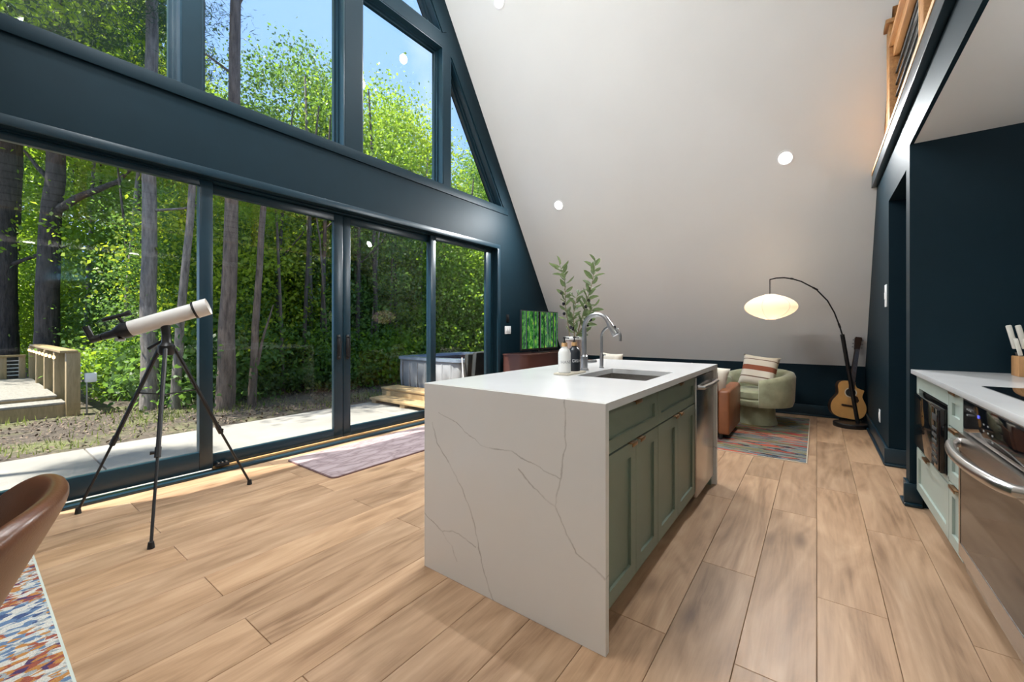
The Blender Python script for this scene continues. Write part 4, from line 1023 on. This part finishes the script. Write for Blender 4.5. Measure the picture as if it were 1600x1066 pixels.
dg_ = MB(); dg_.tube([e0 + ax * .02, e0 - ax * .03], .020, 14); dg_.tube([e0 - ax * .02, e0 - ax * .02 + up * .05], .017, 14); dg_.build('diagonal', M['black'], fo)
MB().tube([e0 - ax * .02 + up * .05, e0 - ax * .02 + up * .085], [.017, .019], 14).build('eyepiece', M['black'], fo)
MB().tube([ax0 - ax * .05 - up * .045 + Vector((.02, -.02, 0)), ax0 - ax * .05 - up * .045 + Vector((-.02, .02, 0))], .012, 10).build('focus_knob', M['chrome'], fo)
f0 = ax0 + up * .095 - ax * .055
fs = MB().tube([f0 - ax * .03, f0 - ax * .025, f0 + ax * .07, f0 + ax * .10, f0 + ax * .11], [.010, .013, .0115, .017, .017], 14).build('finder_scope', M['black'], t)
MB().tube([ax0 + up * .035 + ax * .0, f0 + ax * .045], .011, 8).build('bracket', M['black'], fs)
pm = ax0 + ax * (LL * .42)
MB().tube([pm - up * .04, hub + Vector((0, 0, .08))], [.028, .024], 12).build('saddle', M['black'], t)
MB().tube([hub + Vector((0, 0, .07)), hub + Vector((-.09, -.07, .0))], [.008, .011], 10).build('pan_handle', M['black'], t)

# ------------------------------------------------------------------ near dining chair
t = thing('dining_chair', 'brown leather bucket dining chair in the near left corner', 'chair', (-1.40, -.165, .011), math.radians(-12))
def bucket(u, v):
    q = u * 2 - 1
    top = .835 - .07 * abs(q) ** 5.0
    z = .37 + v * (top - .37)
    return Vector((q * .27 * (.88 + .12 * math.sin(v * math.pi * .6)), .125 - .085 * q * q + .22 * (z - .40) / .45 - .05, z))
b = MB().grid(bucket, 33, 10)
o = b.build('back_shell', M['leather_brown'], t, local=True, angle=80)
md = o.modifiers.new('thickness', 'SOLIDIFY'); md.thickness = .045; md.offset = -1; md.use_rim = True
md = o.modifiers.new('round', 'SUBSURF'); md.levels = 2; md.render_levels = 2
MB().lathe([(0, .36), (.20, .36), (.235, .39), (.235, .44), (.20, .47), (0, .475)], (0, -.02, 0), 32).build('seat', M['leather_brown'], t, local=True)
for sx_ in (-1, 1):
    for sy_ in (-1, 1): MB().tube([(sx_ * .14, sy_ * .14, .37), (sx_ * .23, sy_ * .22, 0)], [.017, .010], 10).build('leg', M['black'], t, local=True)

# ------------------------------------------------------------------ outside: ground, patio, deck, tub
gd = MB(); 
def ground(u, v):
    x = -4.14 - 46 * u ** 1.6; y = -30 + 70 * v
    z = -.13 + .02 * math.sin(x * 1.7) * math.cos(y * 1.3) - .10 * max(0, (-x - 10)) * .6
    return Vector((x, y, z))
gd.grid(ground, 60, 60); 
struct(gd.build('ground', M['dirt'], angle=180), None, None)
pt = MB(); pt.box(-6.15, -4.14, -6, 10, -.30, -.12); pt = struct(pt.build('patio', M['concrete'], smooth=False))
for a, b_ in ((-6, -2.2), (-2.19, .785), (.797, 3.8), (3.81, 6.8), (6.81, 10)):
    MB().box(-6.18, -4.14, a, b_, -.12, -.075, .006).build('slab', M['concrete'], pt)
# grass and leaf litter
def leaf_cloud(name, C, Nn, size, aspect, m, up_bias=0.3, seed=1, fold=.25):
    r = np.random.default_rng(seed); n = len(C)
    ax_ = r.normal(size=(n, 3)); ax_[:, 2] += -.15; ax_ /= np.linalg.norm(ax_, axis=1)[:, None]
    nn = r.normal(size=(n, 3)); nn[:, 2] += up_bias * 2; nn -= ax_ * (nn * ax_).sum(1)[:, None]; nn /= np.linalg.norm(nn, axis=1)[:, None] + 1e-9
    wd = np.cross(ax_, nn); s = size * r.uniform(.65, 1.3, n)[:, None]
    V = np.empty((n, 4, 3)); V[:, 0] = C; V[:, 2] = C + ax_ * s
    mid = C + ax_ * s * .45; V[:, 1] = mid + wd * s * aspect / 2 + nn * s * fold * .3; V[:, 3] = mid - wd * s * aspect / 2 + nn * s * fold * .3
    me = bpy.data.meshes.new(name); me.vertices.add(n * 4); me.vertices.foreach_set('co', V.reshape(-1))
    me.loops.add(n * 4); me.loops.foreach_set('vertex_index', np.arange(n * 4, dtype=np.int32)); me.polygons.add(n)
    me.polygons.foreach_set('loop_start', np.arange(0, n * 4, 4, dtype=np.int32)); me.polygons.foreach_set('loop_total', np.full(n, 4, np.int32))
    me.update(); me.validate(); me.materials.append(m); return me
r_ = np.random.default_rng(3)
n = 9000; C = np.empty((n, 3)); C[:, 0] = r_.uniform(-8.98, -6.45, n); C[:, 1] = r_.uniform(-2, 9, n); C[:, 2] = -.125
k = np.sin(C[:, 0] * 1.9 + 1) * np.cos(C[:, 1] * 1.4) + r_.normal(0, .4, n); C = C[k > .25]
n = len(C); V = np.empty((n, 4, 3)); a_ = r_.uniform(0, 6.28, n); hgt = r_.uniform(.03, .10, n); dx = np.stack([np.cos(a_), np.sin(a_), 0 * a_], 1) * .006
ti = np.stack([r_.normal(0, .02, n), r_.normal(0, .02, n), hgt], 1)
V[:, 0] = C - dx; V[:, 1] = C + dx; V[:, 2] = C + ti + dx * .2; V[:, 3] = C + ti - dx * .2
me = bpy.data.meshes.new('grass'); me.from_pydata(V.reshape(-1, 3).tolist(), [], [[i * 4, i * 4 + 1, i * 4 + 2, i * 4 + 3] for i in range(n)]); me.materials.append(M['grass'])
o = bpy.data.objects.new('grass', me); col.objects.link(o); tag(o, 'thin patchy grass between the patio and the trees', 'grass', kind='stuff')
n = 4500; C = np.empty((n, 3)); C[:, 0] = r_.uniform(-8.95, -6.48, n); C[:, 1] = r_.uniform(-2.5, 10, n); C[:, 2] = r_.uniform(-.128, -.105, n)
M['litter'] = plain('dry_leaf', (.15, .11, .08), .9, var=.5, scale=30)
o = bpy.data.objects.new('leaf_litter', leaf_cloud('leaf_litter', C, None, .05, .6, M['litter'], 3.0, 5)); col.objects.link(o); tag(o, 'dry brown leaf litter on the ground beyond the patio', 'leaf litter', kind='stuff')

# deck at the left
t = thing('wooden_deck', 'treated lumber deck with corner posts and a step at the left', 'deck', (-9.1, .9, -.13))
MB().box(-9.50, -9.10, -4.0, .97, -.14, .045).build('step_riser', M['deck_wood'], t, smooth=False)
for k in range(2): MB().box(-9.52 + k * .215, -9.31 + k * .215, -4.0, .97, .045, .085, .012).build('step_board', M['deck_board'], t)
MB().box(-13.4, -9.52, -4.0, .90, -.14, .12).build('fascia', M['deck_wood'], t, smooth=False)
for k in range(26): MB().box(-13.40 + k * .15, -13.255 + k * .15, -4.0, .92, .12, .150, .006).build('deck_board', M['deck_board'], t)
for x, y, z0_, z1_ in ((-9.10, 1.04, -.14, .825), (-9.86, .99, -.14, .82), (-10.75, .96, -.14, .82), (-12.0, .96, -.14, .82), (-13.3, .96, -.14, .82)):
    MB().box(x - .07, x + .07, y - .075, y + .075, z0_, z1_, .006).build('post', M['deck_wood'], t)
MB().box(-13.4, -9.02, .90, 1.09, .822, .86, .006).build('top_rail', M['deck_wood'], t)
fence = thing('far_deck_railing', 'low wooden railing with pale horizontal cables at the far end of the deck', 'railing', (-13.4, -1.0, .12))
for y in (-3.0, -1.6, -.2, .55, .80): MB().box(-13.45, -13.35, y - .045, y + .045, .151, .60, .005).build('post', M['deck_wood'], fence)
MB().box(-13.48, -13.32, -3.2, .85, .60, .64, .006).build('top_rail', M['deck_wood'], fence)
for k in range(5): MB().tube([(-13.4, -3.2, .22 + k * .075), (-13.4, .84, .22 + k * .075)], .009, 6).build('cable', M['white_plastic'], fence)
t = thing('string_lights', 'warm bulb string lights hung along the deck rail', 'lights', (-11, 1.0, .82))
q = MB(); cw = []
for k in range(25):
    s = k / 24; cw.append((-13.2 + s * 4.0, 0.875 + 0 * s, .79 - .03 * abs(math.sin(s * math.pi * 8))))
q.tube(cw, .004, 5); q.build('wire', M['black'], t)
for k in range(9):
    x = -13.1 + k * .46; MB().lathe([(0, -.06), (.014, -.05), (.02, -.03), (.014, -.01), (.010, 0), (0, 0)], (x, .875, .775), 10).build('bulb', M['bulb'], t)
t = thing('outdoor_outlet_post', 'grey outlet box on a thin post beside the deck corner', 'outlet', (-9.05, 1.19, -.13))
MB().tube([(-9.05, 1.185, -.14), (-9.05, 1.185, .36)], .012, 8).build('post', M['chrome'], t); MB().box(-9.10, -9.00, 1.16, 1.29, .36, .50, .008).build('box', M['white_plastic'], t)
# tub and steps
t = thing('tub_steps', 'two raw lumber steps in front of the hot tub', 'steps', (-5.3, 4.5, -.12))
for k in range(3): MB().box(-6.13, -4.35, 4.18 + k * .11, 4.285 + k * .11, -.018, .018, .005).build('board', M['pallet'], t)
for x in (-6.10, -5.35, -4.50): MB().box(x, x + .12, 4.20, 4.50, -.075, -.018, .004).build('block', M['pallet'], t)
for k in range(3): MB().box(-6.24, -4.35, 4.49 + k * .122, 4.609 + k * .122, .115, .15, .005).build('board', M['pallet'], t)
MB().box(-6.23, -4.36, 4.505, 4.53, -.075, .115, .003).build('riser', M['pallet'], t); MB().box(-6.23, -6.20, 4.53, 4.86, -.075, .115, .003).build('riser', M['pallet'], t)
t = thing('hot_tub', 'grey moulded hot tub standing on the patio', 'hot tub', (-5.5, 5.8, -.075))
def tubring(off, z, n=12):
    return rr2(-6.36 + off, -4.66 - off, 4.90 + off, 6.70 - off, .22, n), z
b = MB(); rings = []
for off, z in ((.06, -.075), (.03, .0), (.0, .30), (.005, .60), (.02, .635)):
    p, zz = tubring(off, z); m_ = len(p)
    rings.append([b.bm.verts.new((x + .012 * math.sin(i * 1.9), y + .012 * math.cos(i * 1.7), zz)) for i, (x, y) in enumerate(p)])
for r1, r2 in zip(rings, rings[1:]):
    for i in range(len(r1)): b.bm.faces.new((r1[i], r1[(i + 1) % len(r1)], r2[(i + 1) % len(r1)], r2[i]))
b.bm.faces.new(rings[0][::-1])
b.build('cabinet', M['tub'], t, angle=50)
for k in range(7): MB().box(-6.18 + k * .21, -6.15 + k * .21, 4.885, 4.905, -.02, .58, .006).build('rib', M['tub'], t)
po = rr2(-6.39, -4.63, 4.87, 6.73, .24, 8); pi = rr2(-6.20, -4.82, 5.06, 6.54, .2, 8)
MB().ring(po, pi, 'z', .625, .675).build('rim', M['tub_rim'], t, angle=50)
MB().prism(rr2(-6.21, -4.81, 5.05, 6.55, .2, 8), 'z', .45, .47).build('water', M['tub_rim'], t, smooth=False)
t = thing('tub_cover', 'charcoal vinyl tub cover folded down beside the hot tub', 'cover', (-4.45, 5.4, -.07))
for k, (x, z1_) in enumerate(((-4.60, .78), (-4.47, .82))):
    b = MB().box(-.045, .045, -.0, 1.75, 0, z1_ + .07, .03); b.xf(Matrix.Translation((x, 4.90, -.07)) @ Matrix.Rotation(math.radians(3 + 3 * k), 4, 'Y')); b.build('panel', M['cover'], t)
MB().tube([(-4.60, 4.85, .72), (-4.56, 4.835, .45), (-4.53, 4.84, .25)], .012, 6).build('strap', M['white_plastic'], t)

# ------------------------------------------------------------------ trees
def crown(seed, rx, rz, nclump, per, spread, size, aspect, m, flat=.6):
    r = np.random.default_rng(seed); pts = []
    for i in range(nclump):
        while True:
            p = r.uniform(-1, 1, 3)
            if .15 < np.linalg.norm(p) < 1: break
        c = p * np.array([rx, rx, rz]); k = r.integers(int(per * .5), int(per * 1.5))
        q = r.normal(size=(k, 3)) * np.array([spread, spread, spread * flat]) * r.uniform(.6, 1.3); pts.append(c + q)
    return leaf_cloud('foliage', np.concatenate(pts), None, size, aspect, m, .35, seed)
CROWN = [crown(11, 1.9, 3.4, 170, 130, .42, .098, .62, M['leaf']), crown(12, 2.2, 2.6, 170, 130, .44, .100, .65, M['leaf']), crown(13, 1.6, 2.2, 130, 120, .40, .095, .62, M['leaf_yellow']),
         crown(14, 1.9, 3.0, 160, 130, .42, .095, .60, M['leaf_deep'])]
PINE = [crown(21, 1.7, 2.6, 90, 120, .34, .17, .10, M['needle'], .35)]
SHRUB = [crown(31, .95, .75, 70, 75, .22, .095, .6, M['leaf']), crown(32, 1.0, .85, 70, 75, .22, .09, .6, M['leaf_deep'])]
def trunk(pts, radii, m, name='trunk', parent=None, n=10):
    P = [Vector(p) for p in pts]; out = []; rr = []
    for i in range(len(P) - 1):
        for s in range(4):
            u = s / 4; p = P[i].lerp(P[i + 1], u); rr.append(radii[i] * (1 - u) + radii[i + 1] * u)
            if i + s > 0: p = p + Vector((rnd.uniform(-1, 1), rnd.uniform(-1, 1), 0)) * rr[-1] * .12
            out.append(p)
    out.append(P[-1]); rr.append(radii[-1])
    return MB().tube(out, rr, n).build(name, m, parent, angle=60)
def put_foliage(t, me, loc, s, rz=None):
    o = bpy.data.objects.new('foliage', me); o.parent = t; o.location = Vector(loc) - Vector(t.location); o.scale = (s, s, s) if not hasattr(s, '__len__') else s
    o.rotation_euler = (0, 0, rnd.uniform(0, 6.28) if rz is None else rz); o['kind'] = 'stuff'; col.objects.link(o); return o
def big_tree(label, m, pts, radii, branches=(), leaves=(), name='tree'):
    t = thing(name, label, 'tree', pts[0], 0, 'tall trees at the edge of the wood'); trunk(pts, radii, M[m], 'trunk', t, 14)
    for bp, br in branches: trunk(bp, br, M[m], 'branch', t, 7)
    for me, loc, s in leaves: put_foliage(t, me, loc, s)
big_tree('thick dark tree trunk at the far left edge of the glass', 'bark_dark', [(-15.05, .60, -.6), (-15.09, .62, 3), (-15.11, .62, 6), (-15.2, .7, 12)], [.24, .21, .19, .1],
         [([(-15.1, .62, 2.6), (-14.5, 1.1, 2.9), (-14.0, 1.5, 3.1)], [.05, .035, .015])], [(CROWN[3], (-15.6, .2, 10), 1.2), (CROWN[0], (-16, -1.5, 7.5), 1.1)])
big_tree('dark tree with a long branch reaching up to the right, behind the deck', 'bark_dark', [(-13.62, 1.13, -.45), (-13.5, 1.19, 2.8), (-13.38, 1.28, 5.0), (-13.3, 1.3, 11)], [.21, .18, .15, .08],
         [([(-13.4, 1.26, 3.75), (-12.9, 1.62, 4.1), (-12.3, 2.08, 4.4), (-12.0, 2.3, 4.75)], [.09, .07, .05, .02]), ([(-13.4, 1.26, 4.35), (-13.7, 1.05, 4.7), (-13.95, .86, 5.1)], [.06, .045, .02])], [(CROWN[3], (-13.6, 1.0, 9.6), 1.15), (PINE[0], (-13.0, 2.2, 7.4), 1.0)])
big_tree('pale grey straight trunk behind the telescope', 'bark_grey', [(-8.68, 1.84, -.16), (-8.69, 1.84, 1.8), (-8.69, 1.84, 3.7), (-8.64, 1.88, 6.5), (-8.6, 1.9, 12)], [.125, .105, .092, .08, .05],
         [([(-8.67, 1.86, 3.1), (-8.3, 2.2, 3.15), (-8.0, 2.5, 3.3)], [.025, .018, .008]), ([(-8.67, 1.86, 4.9), (-9.0, 1.4, 5.4), (-9.2, 1.1, 5.6)], [.03, .02, .008])], [(PINE[0], (-8.9, 1.2, 7.2), .8), (CROWN[0], (-9.2, .6, 9.2), 1.0)])
big_tree('slender leaning grey trunk just left of the dark door stile', 'bark_grey', [(-8.34, 2.09, -.16), (-8.28, 2.14, 1.2), (-8.12, 2.26, 3.4), (-8.05, 2.32, 6.5)], [.075, .06, .05, .03], [], [])
big_tree('brown trunk standing tall in the second glass panel', 'bark_brown', [(-7.74, 2.58, -.16), (-7.70, 2.61, 1.2), (-7.64, 2.65, 3.4), (-7.58, 2.69, 6.4), (-7.5, 2.72, 10)], [.145, .115, .092, .075, .05],
         [([(-7.58, 2.69, 6.45), (-7.35, 2.95, 7.2), (-7.2, 3.1, 8.2)], [.05, .045, .02]), ([(-7.6, 2.68, 5.3), (-7.9, 2.4, 5.6), (-8.1, 2.2, 5.75)], [.022, .016, .006])], [(PINE[0], (-8.4, 1.9, 7.1), .6)])
big_tree('thin brown trunk right of the tall one in the second panel', 'bark_brown', [(-7.74, 2.98, -.16), (-7.68, 3.02, 1.2), (-7.57, 3.10, 3.3), (-7.5, 3.15, 4.6)], [.07, .055, .045, .02], [([(-7.72, 3.0, .2), (-7.66, 3.12, 1.0), (-7.55, 3.25, 1.6)], [.03, .022, .01])], [(CROWN[1], (-8.9, 3.3, 4.3), .42)])
big_tree('dark upright trunk seen through the third panel', 'bark_dark', [(-9.3, 6.05, -.2), (-9.25, 6.0, 2), (-9.3, 5.95, 5)], [.10, .085, .06], [], [(CROWN[0], (-9.9, 6.4, 5.2), .9)])
big_tree('pale streaked trunk behind the hot tub', 'bark_grey', [(-9.6, 8.0, -.2), (-9.62, 7.98, 2.5), (-9.6, 7.95, 6)], [.13, .11, .07], [], [(CROWN[2], (-10.2, 8.4, 6.0), .9)])
big_tree('dark forked trunk in the second panel near the centre stiles', 'bark_dark', [(-10.6, 5.6, -.3), (-10.5, 5.55, 2), (-10.6, 5.5, 5.5)], [.11, .09, .06], [([(-10.5, 5.55, 1.6), (-10.2, 5.2, 2.6), (-10.0, 5.1, 3.8)], [.05, .04, .02])], [(CROWN[3], (-11, 5.4, 6.0), .9)])
# slender bare trunks among the leaves
for i, (x, y, r0, top, lean) in enumerate(((-9.58, 4.1, .05, 6, .3), (-8.75, 3.98, .035, 5, -.2), (-8.9, 4.4, .045, 6, .25), (-9.38, 4.87, .07, 7, -.1), (-8.95, 4.85, .055, 6, .15), (-8.8, 5.0, .03, 4.5, -.3), (-8.75, 5.62, .055, 6, .1),
        (-8.75, 5.9, .03, 5, .4), (-8.58, 6.08, .06, 7, -.15), (-8.9, 6.6, .035, 5, .2), (-8.9, 6.9, .055, 6, -.1), (-8.9, 7.6, .05, 6, .2), (-8.8, 8.6, .09, 7, -.15), (-9.6, 9.0, .045, 6, .1), (-9.0, 9.6, .06, 6, .2), (-11.3, 1.95, .05, 6, .35), (-11.2, 2.2, .035, 5, -.3), (-13.0, 2.5, .06, 7, .1), (-10.99, 3.05, .05, 6, .3), (-14.8, 1.9, .06, 7, .2))):
    t = thing('slender_tree', 'slender bare trunk rising among the bright leaves', 'tree', (x, y, -.2), 0, 'slender trunks in the wood')
    trunk([(x, y, -.3), (x + lean * .25, y + lean * .3, top * .35), (x + lean * .2, y + lean * .7, top * .7), (x + lean, y + lean, top)], [r0, r0 * .85, r0 * .65, r0 * .3], M[('bark_dark', 'bark_brown', 'bark_dark', 'bark_grey')[i % 4]], 'trunk', t, 8)
    if i % 3 == 0: trunk([(x + lean * .2, y + lean * .4, top * .45), (x + .3, y + .5, top * .55), (x + .4, y + .8, top * .7)], [r0 * .4, r0 * .3, .006], M['bark_dark'], 'branch', t, 6)
# background wood: one group of look-alike trees and shrubs
TR = [trunk([(0, 0, -1.6), (.06, 0, 2), (-.05, .05, 5), (.05, .05, 9)], [.12, .10, .08, .03], M['bark_dark'], 'trunk').data, trunk([(0, 0, -1.6), (-.12, .05, 2), (-.06, .1, 5), (.05, 0, 9)], [.10, .085, .06, .03], M['bark_brown'], 'trunk').data]
for o in [o for o in col.objects if o.name.startswith('trunk') and o.parent is None]: bpy.data.objects.remove(o)
def gz(x): return -.13 - .06 * max(0, -x - 10)
def bg_tree(x, y, top, me, s, trk, rad, low=None):
    kind = ['mid green tree', 'broad mid green tree', 'sunny yellow-green tree', 'deep green tree'][CROWN.index(me)]; far = math.hypot(x, y)
    where = 'in the front row of the wood behind the patio' if far < 13 else 'in the middle of the wood behind the patio' if far < 20 else 'at the back of the wood behind the patio'
    t = thing('woodland_tree', kind + ' ' + where, 'tree', (x, y, gz(x)), 0, 'trees of the background wood: ' + kind + ' ' + where)
    o = bpy.data.objects.new('trunk', trk); o.parent = t; o.scale = (rad, rad, max(.3, (top - 1) / 9)); o.rotation_euler = (0, 0, rnd.uniform(0, 6.28)); col.objects.link(o)
    rz_ = {0: 3.4, 1: 2.6, 2: 2.2, 3: 3.0}[CROWN.index(me)] * s + .3
    put_foliage(t, me, (x, y, top - rz_), s)
    if low: put_foliage(t, CROWN[low[0]], (x + rnd.uniform(-.5, .5), y + rnd.uniform(-.5, .5), low[1]), low[2])
# skyline: how high the wood stands, as an elevation seen from the room (higher on the left)
def skyline(x, y):
    a = math.degrees(math.atan2(y, -x))
    knots = [(-20, .80), (5, .90), (12, .90), (16, .66), (19, .53), (24, .53), (28, .48), (33, .45), (37, .48), (42, .57), (50, .60), (60, .66), (90, .70)]
    for (a0, v0), (a1, v1) in zip(knots, knots[1:]):
        if a <= a1: return v0 + (v1 - v0) * max(0, (a - a0) / (a1 - a0))
    return .7
for row, (dist, n_, frac) in enumerate(((11, 7, .46), (14, 8, .66), (18, 10, 1.0), (23, 12, .95), (30, 17, .85), (38, 18, .75))):
    for i in range(n_):
        ang = math.radians((1 if row < 4 else -3) + (67 if row < 4 else 71) * (i + .5 + rnd.uniform(-.35, .35)) / n_); dd = dist * rnd.uniform(.93, 1.1)
        x, y = -dd * math.cos(ang), dd * math.sin(ang)
        if ang < math.radians(9.5) and dd < 17: continue
        if y < 1.6 and x > -15.5: x -= 5
        if x > -9.0: x -= 2.2
        top = 1.2 + skyline(x, y) * math.hypot(x, y) * .83 * frac * rnd.uniform(.72, 1.0)
        me = CROWN[rnd.choice((0, 1, 2, 2, 3) if row < 3 else (0, 0, 1, 3))]; s = min(1.5, .62 + dist * .028) * rnd.uniform(.85, 1.15)
        bg_tree(x, y, max(top, 4.2), me, s, TR[rnd.randrange(2)], rnd.uniform(.6, 1.2), (rnd.choice((0, 1, 3)), rnd.uniform(1.5, 3.2), s * .72))
sh_n = 0
for i in range(46):
    ang = math.radians(2 + 64 * (i + rnd.random()) / 46); dd = rnd.uniform(9.2, 12.5)
    x, y = -dd * math.cos(ang), dd * math.sin(ang)
    if y < 2.1: continue
    if x > -8.8: x = -8.8 - rnd.uniform(0, 1.6)
    t = thing('woodland_shrub', 'low leafy shrub at the foot of the wood', 'shrub', (x, y, gz(x)), 0, 'shrubs at the foot of the wood')
    put_foliage(t, SHRUB[rnd.randrange(2)], (x, y, gz(x) + .55), rnd.uniform(.8, 1.25))
# trees beside the house that dapple the patio
for x, y, z, s in ((-7.0, -2.9, 8.2, .30), (-6.3, -5.6, 9.2, .34)):
    t = thing('woodland_tree', 'leafy tree beside the house out of the picture', 'tree', (x, y, -.13), 0, 'trees out of the picture')
    o = bpy.data.objects.new('trunk', TR[0]); o.parent = t; o.scale = (1, 1, z / 9); col.objects.link(o); put_foliage(t, CROWN[2], (x, y, z), s)
